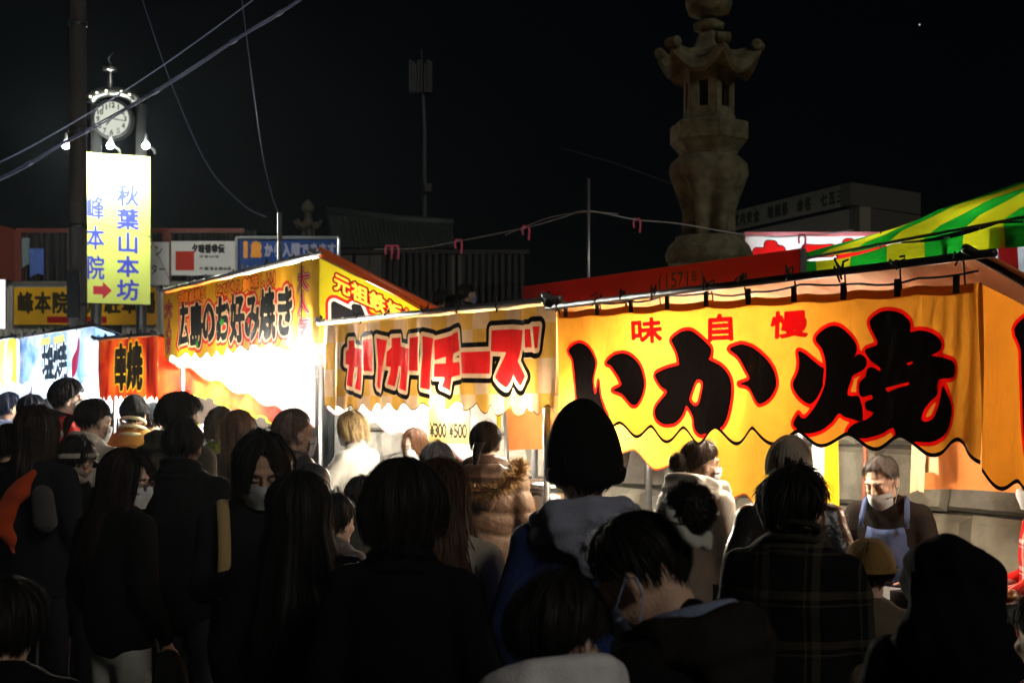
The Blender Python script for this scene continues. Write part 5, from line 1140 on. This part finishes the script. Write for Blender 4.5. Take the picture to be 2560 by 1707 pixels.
def fur(root, mat, pts, n=1400, ln=.045, seed=0, name='fur_trim', spread=.03):
    r = np.random.default_rng(seed); p = np.array(pts, float); V = []; f = []
    for k in range(n):
        t = r.random()*(len(p)-1); i = int(t); c = p[i]+(p[min(i+1, len(p)-1)]-p[i])*(t-i); dv = r.normal(size=3); dv /= np.linalg.norm(dv); dv[2] = dv[2]*.8-.15
        c = c+dv*spread*.6; e = c+dv*ln*(.5+r.random()); sd = np.cross(dv, r.normal(size=3)); sd /= np.linalg.norm(sd)+1e-9; sd *= .0028
        b = len(V); V += [c-sd, c+sd, e]; f.append((b, b+1, b+2))
    return link_mesh(name, np_mesh(name, V, f), mat, root)

NP = [0]
def person(label, dx, dtop, Y, turn=0, hair='short', hcol=(.012, .010, .009), hat=None, hatcol=(.02, .02, .02), pitch=0, yaw=0, roll=0, pose='down', arms=None, top=(.015, .015, .017), tkind='wool', bulk=1.1, puff=0.0,
           legs=(.02, .02, .025), skin='skin', hs=1.05, msk=None, mdrop=0.0, specs=False, coll=None, hood=None, hem=.80, wr=.013, face=False, extra=None, lift=None, seed=None, zfix=None, hood_k=1.0, hood_z=0.0, tail=None, hatkw=None, voxel=None, neckr=.068, lop=0.0):
    NP[0] += 1; seed = seed or NP[0]*7
    T = head_T(yaw, pitch, roll, hs)
    x = (dx*K-CX)/F*Y; ztop = CZ+(HY-dtop*K)/F*Y
    lift = lift if lift is not None else ({None: .016, 'beanie': .03, 'cap': .03, 'hood': .045}.get(hat, .03) if hair else .004)
    corners = [T @ Vector((0, -.012+.1*math.sin(a), .028+(.092+lift)*math.cos(a))) for a in np.linspace(-1.5, 1.5, 15)]; zt_l = max(c.z for c in corners)
    hc = T @ Vector((0, 0, .02))
    gz_ = ground_z(x, Y) if zfix is None else zfix; k = (ztop-gz_)/zt_l
    key = 'body_%s_%d_%d_%d_%.2f_%s' % (pose if arms is None else 'x%d' % NP[0], yaw, pitch, roll, hs, skin)
    root = build_body('person', pose, T, skin_mat(skin), voxel or (.0065 if face else .010), key, arms)
    a = -R(turn); off = Vector((hc.x*math.cos(a)-hc.y*math.sin(a), hc.x*math.sin(a)+hc.y*math.cos(a), 0))*k
    root.location = (x-off.x, Y-off.y, gz_); root.rotation_euler = (0, 0, a); root.scale = (k, k, k)
    tag(root, label, 'person', 'people in the street')
    J = jacket(root, T, pose, top if isinstance(top, bpy.types.Material) else fabric(top, .9, tkind), arms, bulk, hem, (wr, 0), puff, seed=seed, neckr=neckr)
    trousers(root, fabric(legs))
    if hair:
        hm = hair_mat(hcol); in_head('hair', hair_for(hair, seed), hm, root, T)
        if tail == 'pony': in_head('ponytail', tail_mesh('pony', [(0, -.108, .015), (0, -.145, .02), (-.012, -.165, -.02), (-.02, -.165, -.08), (-.03, -.155, -.14), (-.045, -.15, -.19)], .036, seed=2), hm, root, T)
        if tail == 'bun': in_head('hair_bun', bun_mesh((0, -.165, .055), .052, 420, .005, 3, .06), hm, root, T)
        if tail == 'curlbun': in_head('hair_bun', bun_mesh((0, -.135, .0), .050, 520, .0035, 4, .22, (.9, 1, 1.1)), hm, root, T)
    if hat == 'beanie': beanie(root, T, fabric(hatcol, .95), seed=seed, **(hatkw or {}))
    if hat == 'cap':
        hm = fabric(hatcol, .8, (hatkw or {}).get('kind', 'wool')); bk = (hatkw or {}).get('back', False)
        def cf(u, v):
            an = 2*math.pi*u; th = R(86)*v; return (.096*math.sin(th)*math.sin(an), -.012+.116*math.sin(th)*math.cos(an), .028+.105*math.cos(th)+.002*math.cos(6*an)*math.sin(th))
        cp = in_head('cap', surf(cf, 48, 14), hm, root, T); sg = -1 if bk else 1
        bm_ = surf(lambda u, v: (.092*math.sin(R(-62+124*u))*(1+.12*v), -.012+sg*(.112*math.cos(R(-62+124*u))+.075*v*math.cos(R(-62+124*u))**.6), .030-.022*v-.012*(abs(u-.5)*2)**2), 18, 5, False)
        e = link_mesh('cap_brim', bm_, hm, cp); so = e.modifiers.new('t', 'SOLIDIFY'); so.thickness = .004
    if hat == 'hood':
        b = Blob(); hk = (hatkw or {}).get('k', 1.0)
        b.ell((0, -.02, .035), (.152*hk, .15, .125), n=24, m=16, T=T); b.cone((0, -.05, -.02), (0, -.075, -.16), .135*hk, .17*hk, T=T, n=20, flat=((0, 1, 0), .72)); b.ell((0, .075, .03), (.098, .05, .10), T=T); b.ell((0, -.05, .0), (.150*hk, .12, .10), T=T)
        b.make('hood', fabric(hatcol, .7, (hatkw or {}).get('kind', 'wool')), root, .011, 3, wrinkles(.030, seed, rough=.014))
    if msk: mask(root, T, plain('mask_%s' % msk, {'white': (.72, .73, .74), 'grey': (.5, .52, .52), 'blue': (.32, .42, .62)}[msk], .9, noise=.05), mdrop)
    if specs: glasses(root, T)
    if face: brows(root, T, hcol if face != 'grey' else (.12, .11, .10))
    if coll: ring(root, fabric(coll[0], .9, coll[2] if len(coll) > 2 else 'wool'), 'collar', z1=coll[1], seed=seed)
    if hood: hood_down(root, fabric(hood), hood_k, seed, hood_z, lop=lop)
    if extra: extra(root, T, k)
    return root

def plaid(name, base, line, sc=.085):
    m, N, L, b = nmat(name); tc = N.new('ShaderNodeTexCoord'); sp = N.new('ShaderNodeSeparateXYZ'); L.new(tc.outputs['Object'], sp.inputs[0]); fs = []
    for ax, w in ((0, .16), (2, .16), (0, .05), (2, .05)):
        ad = N.new('ShaderNodeMath'); ad.operation = 'ADD'; ad.inputs[1].default_value = 5+(.4*sc if w < .1 else 0); L.new(sp.outputs[ax], ad.inputs[0])
        pp = N.new('ShaderNodeMath'); pp.operation = 'PINGPONG'; pp.inputs[1].default_value = sc; L.new(ad.outputs[0], pp.inputs[0])
        lt = N.new('ShaderNodeMath'); lt.operation = 'LESS_THAN'; lt.inputs[1].default_value = sc*w; L.new(pp.outputs[0], lt.inputs[0]); fs.append(lt.outputs[0])
    acc = fs[0]
    for f in fs[1:]:
        a2 = N.new('ShaderNodeMath'); a2.operation = 'ADD'; L.new(acc, a2.inputs[0]); L.new(f, a2.inputs[1]); acc = a2.outputs[0]
    ml = N.new('ShaderNodeMath'); ml.operation = 'MULTIPLY'; ml.inputs[1].default_value = .5; ml.use_clamp = True; L.new(acc, ml.inputs[0])
    mx = N.new('ShaderNodeMix'); mx.data_type = 'RGBA'; mx.inputs['A'].default_value = (*base, 1); mx.inputs['B'].default_value = (*line, 1); L.new(ml.outputs[0], mx.inputs['Factor'])
    L.new(mx.outputs['Result'], b.inputs['Base Color']); b.inputs['Roughness'].default_value = .95; b.inputs['Specular IOR Level'].default_value = .1
    nz = N.new('ShaderNodeTexNoise'); nz.inputs['Scale'].default_value = 220; bp = N.new('ShaderNodeBump'); bp.inputs['Strength'].default_value = .5; bp.inputs['Distance'].default_value = .01
    L.new(tc.outputs['Object'], nz.inputs['Vector']); L.new(nz.outputs['Fac'], bp.inputs['Height']); L.new(bp.outputs[0], b.inputs['Normal']); return m
# ---- who stands where (nearest first). turn 0 = back to us, 90 = facing right, 180 = facing us
BLK = (.005, .005, .006); NAVY = (.014, .018, .03)
# front row
def ex_girl(root, T, k):
    pass
person('child with short dark hair in a white hooded top, nearest in front', 1290, 1322, 2.62, turn=14, hair='boy', hs=1.04, top=(.72, .72, .74), hood=(.76, .75, .77), pitch=12, yaw=22, msk='white', legs=NAVY, wr=.010, hood_k=1.08, hood_z=.05, lop=.35, bulk=1.15)
def ex_scrunch(root, T, k):
    b = Blob()
    for i in range(9):
        a0, a1 = R(40*i), R(40*(i+1)); rr = .045+.012*(i % 2)
        b.cone(tuple(T @ Vector((rr*math.cos(a0), -.150, .035+rr*math.sin(a0)))), tuple(T @ Vector((rr*math.cos(a1), -.148, .035+rr*math.sin(a1)))), .018, .018)
    b.make('scrunchie', fabric((.52, .52, .46), .9), root, .010, 3, wrinkles(.010, 3))
person('woman bending left with dark hair in a bun with pale scrunchie', 1462, 1178, 2.85, turn=-42, hair='tied', pitch=38, yaw=-18, top=(.008, .007, .007), hood=(.02, .018, .016), hs=1.14, msk='blue', tail='bun', pose='phone', wr=.010, extra=ex_scrunch, hood_k=1.05, coll=((.22, .26, .40), 1.47), bulk=1.05)
AF = person('person in a big shiny black hood at the lower right', 2185, 1222, 3.5, turn=12, hat='hood', hatcol=(.006, .006, .007), hatkw=dict(k=1.12), hair='short', top=(.006, .006, .007), bulk=1.2, wr=.010, pitch=8)
person('person in dark plaid jacket with short spiky hair', 1828, 1078, 4.4, turn=22, hair='spiky', yaw=22, top=plaid('dark_plaid', (.006, .006, .006), (.06, .05, .035)), pose='phone', coll=((.03, .027, .02), 1.51), wr=.013, bulk=1.2, seed=91)
def ex_hoodgrey(root, T, k):
    pass
person('tall person in black slouchy beanie and blue jacket with grey hood', 1340, 918, 4.45, turn=-4, hair='short', hat='beanie', hatcol=(.008, .008, .008), hatkw=dict(h=.165, vol=.018, slouch=.16, cuff=.05, low=118, pw=.93, ribs=0), top=(.014, .028, .12), lop=.12, hood=(.30, .31, .40), hood_k=1.22, hood_z=.02, hs=1.14, wr=.016, bulk=1.2, lift=.10)
person('person with broad rounded dark hair and black coat in the centre', 928, 1062, 3.95, turn=6, hair='round', hcol=(.012, .009, .007), top=BLK, coll=(BLK, 1.50), bulk=1.05, wr=.012, lift=.04, hs=1.08)
def ex_pale(root, T, k): pass
person('woman with very long brown hair and beige coat behind the rounded head', 1012, 1055, 4.7, turn=14, hair='longbig', hcol=(.05, .022, .010), top=(.42, .38, .30), bulk=1.02, wr=.012, lift=.028)
person('woman with long straight black hair in black at centre left', 688, 1082, 4.35, turn=-6, hair='longbig', hcol=(.010, .008, .007), top=BLK, wr=.007, lift=.028)
def ex_strap(root, T, k):
    b = Blob(); pts = [(.13, -.12, 1.15), (.15, -.12, 1.30), (.155, -.06, 1.42), (.15, .03, 1.435), (.14, .10, 1.36), (.135, .135, 1.25), (.14, .14, 1.08)]
    for a, c in zip(pts[:-1], pts[1:]): b.cone(a, c, .018, .018, flat=((1, 0, 0), 1.5))
    b.make('bag_strap', fabric((.45, .32, .14), .8), root, .008, 2)
    q = Blob(); q.ell((0, -.22, 1.15), (.15, .09, .2)); q.ell((0, -.24, 1.05), (.13, .08, .12)); q.make('backpack', fabric((.012, .012, .014), .6, 'shiny'), root, .016, 4, wrinkles(.008, 4))
person('person facing us with parted dark hair, pale mask and closed eyes', 603, 994, 5.2, turn=172, hair='curtain', hs=1.14, pitch=22, yaw=-6, msk='grey', face=True, skin='tan', top=(.012, .013, .015), coll=((.30, .31, .30), 1.44), wr=.008, pose='phone', extra=ex_strap)
# left front
def ex_bag(root, T, k):
    b = Blob(); b.cone((.30, .05, .74), (.32, .05, .60), .11, .13, flat=((0, 1, 0), .5)); b.cone((.27, .05, .58), (.37, .05, .58), .08, .08, flat=((0, 1, 0), .7)); b.make('shoulder_bag', fabric((.06, .055, .045), .7), root, .014, 4, wrinkles(.008, 8))
    q = Blob(); pts = [(.24, .03, .82), (.24, .0, 1.0), (.22, -.03, 1.25), (.19, -.03, 1.40)]
    for a, c in zip(pts[:-1], pts[1:]): q.cone(a, c, .008, .008)
    q.make('bag_strap', fabric((.2, .18, .15), .6), root, .006, 2)
person('woman with long dark hair, glasses and mask in black jacket and white trousers', 292, 1034, 5.6, turn=40, hair='long', hcol=(.022, .013, .010), yaw=55, pitch=8, msk='white', specs=True, face=True, skin='pale', top=(.006, .006, .006), legs=(.55, .56, .50), hem=.87, wr=.010, extra=ex_bag, bulk=1.1)
person('dark figure cut off by the lower left corner', 20, 1335, 3.3, turn=-8, hair='boy', hs=1.1, top=(.005, .005, .006), wr=.006, bulk=1.05)
def ex_band(root, T, k):
    bm_ = surf(lambda u, v: ((.099+.004*math.sin(math.pi*v))*math.sin(2*math.pi*u)*.98, -.012+(.119+.004*math.sin(math.pi*v))*math.cos(2*math.pi*u), .022+.026*v+.03*math.cos(2*math.pi*u)), 48, 4)
    in_head('hat_band', bm_, fabric((.42, .40, .34), .8), root, T)
person('man in a dark cap with pale band and plaid scarf', 178, 996, 7.0, turn=14, hair='short', hat='cap', hatcol=(.012, .011, .012), hatkw=dict(back=False), yaw=12, pitch=14, top=(.008, .008, .009), coll=((.24, .22, .18), 1.50), extra=ex_band)
def ex_orange(root, T, k):
    b = Blob(); b.cone((.11, -.17, 1.38), (.03, -.20, 1.28), .035, .065, flat=((0, 1, 0), .6)); b.cone((.03, -.20, 1.28), (-.04, -.215, 1.14), .065, .08, flat=((0, 1, 0), .5)); b.cone((-.03, -.215, 1.14), (.02, -.205, .99), .07, .02, flat=((0, 1, 0), .5))
    b.make('orange_hood', fabric(rgb('#c84c22'), .9), root, .011, 3, wrinkles(.020, 6, rough=.01))
    q = Blob(); q.cone((.17, -.18, 1.27), (.19, -.18, 1.15), .065, .07); q.make('grey_bag', fabric((.06, .06, .062), .8), root, .012, 4, wrinkles(.016, 9))
person('person with orange hood hanging on the back and grey bag at far left', 88, 934, 6.9, turn=18, hair='mid', hcol=(.03, .02, .016), yaw=16, specs=True, top=(.014, .015, .02), extra=ex_orange, wr=.010)
person('dark figure behind the orange hood at the left edge', 22, 975, 7.6, turn=-10, hair='short', top=(.02, .03, .07))
person('man with neat black hair and black jacket seen from behind', 422, 961, 6.5, turn=6, hair='short', top=(.006, .006, .007), coll=((.006, .006, .007), 1.485), wr=.006, skin='tan')
# middle rows
person('woman with black ponytail in a cream coat', 218, 914, 8.2, turn=24, hair='tied', tail='pony', yaw=14, pitch=10, top=(.62, .56, .48), bulk=1.08, wr=.012, coll=((.6, .55, .48), 1.47), msk='white')
def ex_shear(root, T, k): pass
person('person in black beanie and tan sheepskin jacket with cream collar', 309, 906, 10.4, turn=4, hair='short', hat='beanie', hatcol=(.022, .024, .028), hatkw=dict(h=.115, cuff=.06), top=rgb('#b88238'), coll=(rgb('#e8dcb0'), 1.52), bulk=1.12, wr=.010)
person('boy in red and black jacket with mask facing right', 157, 872, 10.3, turn=72, hair='boy', hcol=(.010, .009, .014), msk='white', skin='pale', top=rgb('#c8181a'), coll=((.02, .02, .022), 1.47), face=True, wr=.010)
person('person in slate knit hat between the tan jacket and the lit hair', 352, 922, 11.0, turn=10, hair='short', hat='beanie', hatcol=(.06, .08, .10), top=(.30, .27, .24))
person('man with side-lit dark hair and olive jacket with pale hood', 414, 904, 7.6, turn=22, hair='short2', hcol=(.02, .015, .012), yaw=18, pitch=6, top=(.05, .048, .034), hood=(.06, .058, .04), bulk=1.1, wr=.012)
person('woman with curly grey-brown bob and green scarf', 508, 940, 9.2, turn=-8, hair='bobcurl', hcol=(.10, .075, .05), top=(.2, .2, .1), coll=(rgb('#6a7a30'), 1.50))
person('woman with light brown shoulder-length hair in dark brown coat', 551, 944, 8.2, turn=10, hair='mid', hcol=(.16, .09, .055), top=(.06, .045, .035), wr=.008)
person('man with shaved head, mask and padded grey jacket', 677, 936, 7.0, turn=38, hair='crop', hcol=(.20, .14, .12), yaw=14, msk='white', skin='skin', top=(.05, .05, .06), tkind='shiny', puff=.012, coll=((.07, .07, .08), 1.465, 'shiny'), bulk=1.1)
person('small child with dark hair behind the long black hair', 772, 1138, 6.2, turn=30, hair='boy', hs=1.22, yaw=10, top=(.10, .09, .09), coll=((.12, .11, .11), 1.49))
person('child in glossy dark cap at the cheese counter', 832, 1088, 7.6, turn=12, hair='short', hs=1.18, hat='cap', hatcol=(.03, .034, .026), hatkw=dict(kind='leather'), top=(.05, .055, .045), tkind='shiny', puff=.008)
person('woman with silver grey bob', 1004, 1016, 7.9, turn=4, hair='bob', hcol=(.28, .27, .29), top=(.12, .11, .12))
def ex_fur(root, T, k):
    hood_down(root, fabric(rgb('#503a2b'), .5, 'quilt'), 1.15, 5, -.05)
    fur(root, plain('fur_tan', rgb('#8e6834'), .8, noise=.5, bump=0), [(.17, .05, 1.45), (.215, -.06, 1.45), (.20, -.17, 1.39), (.11, -.235, 1.32), (0, -.255, 1.295), (-.11, -.235, 1.32), (-.20, -.17, 1.39), (-.215, -.06, 1.45), (-.17, .05, 1.45)], 7000, .055)
person('woman with low ponytail in brown quilted down jacket with fur hood', 1116, 967, 7.9, turn=4, hair='tied', hcol=(.035, .025, .02), tail='pony', yaw=8, top=rgb('#56402f'), tkind='quilt', puff=.022, bulk=1.2, hem=.62, wr=.008, extra=ex_fur)
person('person with curly dark bun in cream hooded sweatshirt under the squid banner', 1612, 1008, 7.0, turn=42, hair='tied', hcol=(.03, .022, .016), tail='curlbun', yaw=28, msk='white', top=(.62, .58, .50), hood=(.68, .64, .56), bulk=1.1, wr=.012, hood_k=1.15, hood_z=.02, pitch=4)
def ex_knit(root, T, k): pass
person('person in ribbed grey knit hat and black leather jacket', 1812, 999, 5.9, turn=4, hair='short', hat='beanie', hatcol=(.34, .29, .22), hatkw=dict(h=.125, cuff=.0, ribs=34, low=108, vol=.006), top=(.012, .011, .012), tkind='leather', coll=((.012, .011, .012), 1.53, 'leather'), bulk=1.12, wr=.010, lift=.045)
def ex_tanhat(root, T, k): pass
person('child in brown corduroy hat before the squid cook', 1998, 1234, 5.0, turn=8, hair='short', hs=1.2, hat='beanie', hatcol=rgb('#8a6a3a'), hatkw=dict(h=.10, vol=.012, slouch=.06, ribs=0, cuff=.02, low=100), top=(.12, .09, .06))
def ex_strands(root, T, k): pass
person('person in reddish knit sleeve cut off by the lower right corner', 2412, 1345, 3.0, turn=-14, hair='short', top=rgb('#7a3a34'), wr=.006, bulk=1.05)
# stall staff
def apron_at(root, mat, wz=1.20):
    A = [(-.13, 1.22), (.13, 1.22)]
    me = surf(lambda u, v: ((-.5+u)*(.27+.20*min(1, v*1.6)), (.156+.012*math.cos((u-.5)*6))-.10*abs(u-.5)**2*4+.004*math.sin(u*20+v*6), 1.30-.66*v-.02*math.sin(math.pi*u)*(1-v)), 20, 20, False)
    o = link_mesh('apron', me, mat, root); so = o.modifiers.new('t', 'SOLIDIFY'); so.thickness = .004
    for sx in (-1, 1):
        MB().tube([(sx*.125, .146, 1.29), (sx*.125, .135, 1.35), (sx*.115, .06, 1.44), (sx*.09, -.06, 1.45), (sx*.03, -.14, 1.30)], .016, 8).build('apron_strap', mat, root, True, local=True)
    mb = MB(); mb.box((-.06, .163, .98), (.05, .168, 1.09)); mb.build('pocket', plain('denim_dark', (.05, .07, .13), .9, noise=.3), root, local=True)
def ex_cook(root, T, k): apron_at(root, plain('denim', rgb('#2e4570'), .9, noise=.25, nscale=40, bump=.4, bscale=260))
person('squid cook looking down in grey mask, black sweatshirt and denim apron', 2022, 1044, 6.95, turn=203, hair='crop', hs=1.1, hcol=(.10, .095, .09), pitch=26, yaw=20, msk='grey', mdrop=.022, face='grey', pose='cook', top=(.012, .012, .012), bulk=1.08, wr=.010, extra=ex_cook, coll=((.012, .012, .012), 1.425), zfix=ground_z(1.9, 7.0))
GLV = plain('blue_glove', rgb('#8aa6e0'), .5, noise=.05)
def ex_gloves(root, T, k):
    ar = STAFF_ARMS
    for sx in (-1, 1):
        b = Blob(); e, w = [np.array(p) for p in ar[sx]]; dr = (w-e)/np.linalg.norm(w-e); lat = np.cross(dr, np.array((sx*1., 0, .2))); lat /= np.linalg.norm(lat); up = np.cross(lat, dr)
        b.cone(w-dr*.07, w, .034, .031); b.cone(w, w+dr*.075, .030, .036, flat=(up, .6))
        for (ln, of) in ((.068, .030), (.078, .010), (.072, -.010), (.056, -.029)):
            p0 = w+dr*.085+lat*of; p1 = p0+dr*ln*.5-up*.008; p2 = p1+dr*ln*.42-up*.024; b.cone(p0, p1, .0115, .011, n=8); b.cone(p1, p2, .011, .010, n=8)
        t0 = w+dr*.035+lat*.030; t1 = t0+dr*.035+lat*.028-up*.01; b.cone(t0, t1, .013, .012, n=8); b.cone(t1, t1+dr*.03+lat*.004-up*.008, .012, .010, n=8)
        b.make('rubber_glove', GLV, root, .006, 2)
STAFF_ARMS = {-1: ((-.26, .10, 1.13), (-.22, .34, 1.30)), 1: ((.27, .08, 1.08), (.22, .36, 1.02))}
person('stall worker with bleached hair, white top and blue gloves', 806, 944, 9.9, turn=-62, hair='bob', hcol=(.30, .20, .09), pitch=10, msk='white', skin='pale', pose='cook', arms=STAFF_ARMS, top=(.42, .40, .36), bulk=1.05, extra=ex_gloves, face=True)
person('young stall worker with brown hair behind the cheese counter', 952, 985, 10.2, turn=205, hair='curtain', hcol=(.10, .045, .022), msk='white', skin='pale', face=True, top=(.5, .32, .2), pitch=14)
def ex_red(root, T, k): pass
person('stall worker in red and white happi coat at the right edge', 2392, 1060, 6.3, turn=-72, hair='short', top=plaid('happi_cloth', rgb('#c8201a'), (.75, .7, .66), .07), pose='cook', bulk=1.1, msk='white', coll=((.75, .73, .7), 1.47), zfix=ground_z(2.1, 6.3))
# far left huddle in front of the pale blue stall
person('person in blue-lit parka with pale headband at the left edge', 24, 902, 11.8, turn=50, hair='short', hcol=(.03, .04, .08), msk='white', top=(.18, .22, .42), hood=(.2, .24, .42))  # blue stall light put into the hair and clothes colours
person('dark head just right of the blue-lit parka', 74, 908, 11.2, turn=12, hair='short2', hcol=(.012, .014, .03), top=(.03, .04, .09))  # blue light painted into this hair and coat too
person('grey-haired head in front of the pale blue stall', 116, 915, 12.4, turn=-20, hair='short', hcol=(.12, .13, .16), top=(.1, .12, .2))
# people on the terrace far behind, above the checked banner
for dx_, dt_, tn, ms, lb in ((1012, 668, 30, None, 'far person with bare head above the checked banner'), (1040, 678, -10, None, 'far dark head beside the masked person above the checked banner'), (1074, 652, 60, 'blue', 'far person with blue mask above the checked banner')):
    Yf = 17.5; person(lb, dx_, dt_, Yf, turn=tn, hair='short', msk=ms, top=(.03, .03, .035), zfix=CZ+(HY-dt_*K)/F*Yf-1.66)

# ================================================================= small things on the counters
# price cards
pc = text_segs('¥300', 0.02, .27, 1.50, 1.61, fill=.95); pc2 = text_segs('¥500', .31, .57, 1.50, 1.61, fill=.95)
o = board('price_card', None, (Lp(5.62, .62).x, Lp(5.62, .62).y, 0), -d, 0, .60, 1.46, 1.80, printed('price_card', rgb('#e8c878'), [('t', .004, (.03, .03, .03))], trans=0, dirt=.05), {'t': pc+pc2}, .008, .01); tag(o, 'price board reading three hundred and five hundred yen in cheese stall', 'sign')
# steel fryer hood
fb = Lp(3.55, .30, .93); root = empty('fryer', fb, 'round steel fryer with a dark mouth beside the quilted jacket', 'fryer')
MB().lathe(fb, [(.20, 0), (.21, .12), (.22, .26), (.20, .30), (.17, .30), (.16, .1)], 28).build('steel_drum', plain('polished_steel', (.6, .6, .6), .22, 1.0, noise=.05, bump=.03), root, True)
mb = MB(); mb.lathe(fb+Vector((0, .0, .30)), [(.215, 0), (.22, .02), (.19, .05)], 28); mb.build('rim', MC['polished_steel'], root, True)
# squid tray, bowl and cups at the squid counter
tb = Lp(.22, .20, .885); root = empty('food_tray', tb, 'metal tray heaped with grilled squid at the lower right', 'tray')
mb = MB(); mb.obox(tb+Vector((0,0,.01)), d, n, (0,0,1), .26, .17, .006)
for s_, a_, b_ in ((d, n, .26), (n, d, .17)):
    for sg in (-1, 1): mb.obox(tb+s_*(sg*(.26 if s_ is d else .17))+Vector((0,0,.04)), s_, a_, (0,0,1), .006, (.17 if s_ is d else .26), .04)
mb.build('pan', MC['polished_steel'], root)
for k_ in range(14):
    b = Blob(); r_ = random.Random(k_); c_ = tb+d*r_.uniform(-.2, .2)+n*r_.uniform(-.11, .11)+Vector((0,0,.05+.05*r_.random()))-Vector(root.location); a_ = r_.uniform(0, 6.28); v_ = Vector((math.cos(a_), math.sin(a_), r_.uniform(-.1, .3)))*.08
    b.cone(c_, c_+v_, .028, .008); b.cone(c_, c_-v_*.6, .022, .010); b.make('grilled_squid', plain('squid_flesh', rgb('#c87838'), .4, noise=.5, nscale=40), root, .009, 2)
for k_, (u_, lb) in enumerate(((1.55, 'tall stack of white paper cups on the squid counter'), (.95, 'short stack of white paper cups near the cook'))):
    cb_ = Lp(u_, .25, .885); root = empty('paper_cup_stack', cb_, lb, 'cups', 'paper cups')
    for j in range(9-4*k_): MB().lathe(cb_+Vector((0, 0, .03*j)), [(.032, 0), (.042, .085), (.044, .088), (.040, .085), (.030, .004)], 20).build('paper_cup', plain('paper_white', (.8, .79, .76), .8, noise=.04), root, True)
# white paper cups stand, wooden rack and bottle row on the bright counters
for k_ in range(6):
    cb_ = Lp(4.9-.22*k_, .25, .945); root = empty('sauce_bottle', cb_, ('leftmost', 'second', 'third', 'fourth', 'fifth', 'rightmost')[k_]+' sauce bottle in the row on the bright cheese counter', 'bottle', 'sauce bottles')
    MB().lathe(cb_, [(.032, 0), (.034, .01), (.034, .13), (.026, .16), (.012, .175)], 16).build('bottle', plain('sauce_%d' % (k_ % 2), ((.5, .05, .03), (.7, .5, .1))[k_ % 2], .3, noise=.05), root, True); MB().lathe(cb_+Vector((0,0,.175)), [(.012, 0), (.010, .02), (.004, .05)], 10).build('nozzle', MC['paper_white'], root, True)
finish_blobs()

# faint lettering on the hooded person's back, laid on the cloth
jk = next(c for c in AF.children if c.name.startswith('jacket')); bpy.context.view_layer.update()
mi = jk.matrix_world.inverted(); oc = mi @ cam.location; vv = []; ff = []
cells = text_segs('OWNER', 0, 130, 0, 34, fill=.95); gp = np.stack(np.meshgrid(np.arange(0, 130, 1.0), np.arange(0, 34, 1.0)), -1).reshape(-1, 2); gin = sdf(gp, cells, 4) < .8
for gx, gy in gp[gin]:
    quad = []
    for i, j in ((0, 0), (1, 0), (1, 1), (0, 1)):
        x_, y_ = 2062+gx+i, 1522+(gx+i)*.20+(34-gy-j); w_ = mi @ D(x_, y_, 1.0); hit, loc, nor, _ = jk.ray_cast(oc, (w_-oc).normalized())
        if not hit: break
        quad.append(loc+nor*.003)
    if len(quad) == 4: b0 = len(vv); vv += quad; ff.append((b0, b0+1, b0+2, b0+3))
if ff: e = link_mesh('lettering', np_mesh('lettering', vv, ff), plain('faded_print', (.10, .10, .09), .8), jk)

hz = MB().box((-90, -4, -1.5), (90, 75, 26)).build('glow_haze', None); hz['kind'] = 'stuff'; hz['label'] = 'added thin smoke and damp air over the street'  # air volume added so lamps glow, imitating lens bloom
m = bpy.data.materials.new('glow_haze_air'); m.use_nodes = True; N = m.node_tree.nodes; N.remove(N['Principled BSDF'])
pv = N.new('ShaderNodeVolumePrincipled'); pv.inputs['Density'].default_value = .00025; pv.inputs['Color'].default_value = (.8, .9, 1, 1); pv.inputs['Anisotropy'].default_value = .75
m.node_tree.links.new(pv.outputs[0], N['Material Output'].inputs['Volume']); hz.data.materials.append(m)

def bloom(label, c, r, dens, seed):  # scattering ball added to imitate lens bloom round a lamp
    c = Vector(c); o = MB().sphere((0, 0, 0), 1.0, 24, 16).build('lamp_bloom', None); o.location = c; o.scale = r; o['kind'] = 'stuff'; o['label'] = label
    m = bpy.data.materials.new('bloom_air'); m.use_nodes = True; N = m.node_tree.nodes; L = m.node_tree.links; N.remove(N['Principled BSDF'])
    pv = N.new('ShaderNodeVolumePrincipled'); pv.inputs['Color'].default_value = (.96, .95, .92, 1); pv.inputs['Anisotropy'].default_value = .45
    tc = N.new('ShaderNodeTexCoord'); ln = N.new('ShaderNodeVectorMath'); ln.operation = 'LENGTH'; L.new(tc.outputs['Object'], ln.inputs[0])
    mr = N.new('ShaderNodeMapRange'); mr.interpolation_type = 'SMOOTHERSTEP'; mr.inputs[1].default_value = .1; mr.inputs[2].default_value = .97; mr.inputs[3].default_value = dens; mr.inputs[4].default_value = 0; L.new(ln.outputs['Value'], mr.inputs[0])
    nz = N.new('ShaderNodeTexNoise'); nz.inputs['Scale'].default_value = 2.2; nz.inputs['Detail'].default_value = 2; L.new(tc.outputs['Object'], nz.inputs['Vector'])
    ml = N.new('ShaderNodeMath'); ml.operation = 'MULTIPLY'; L.new(mr.outputs[0], ml.inputs[0]); L.new(nz.outputs['Fac'], ml.inputs[1]); L.new(ml.outputs[0], pv.inputs['Density'])
    L.new(pv.outputs[0], N['Material Output'].inputs['Volume']); o.data.materials.append(m); return o
bloom('added smoke glowing at the right end of the pancake stall', Lp(6.45, -.2, 1.98), (.95, .95, .75), .06, 1)
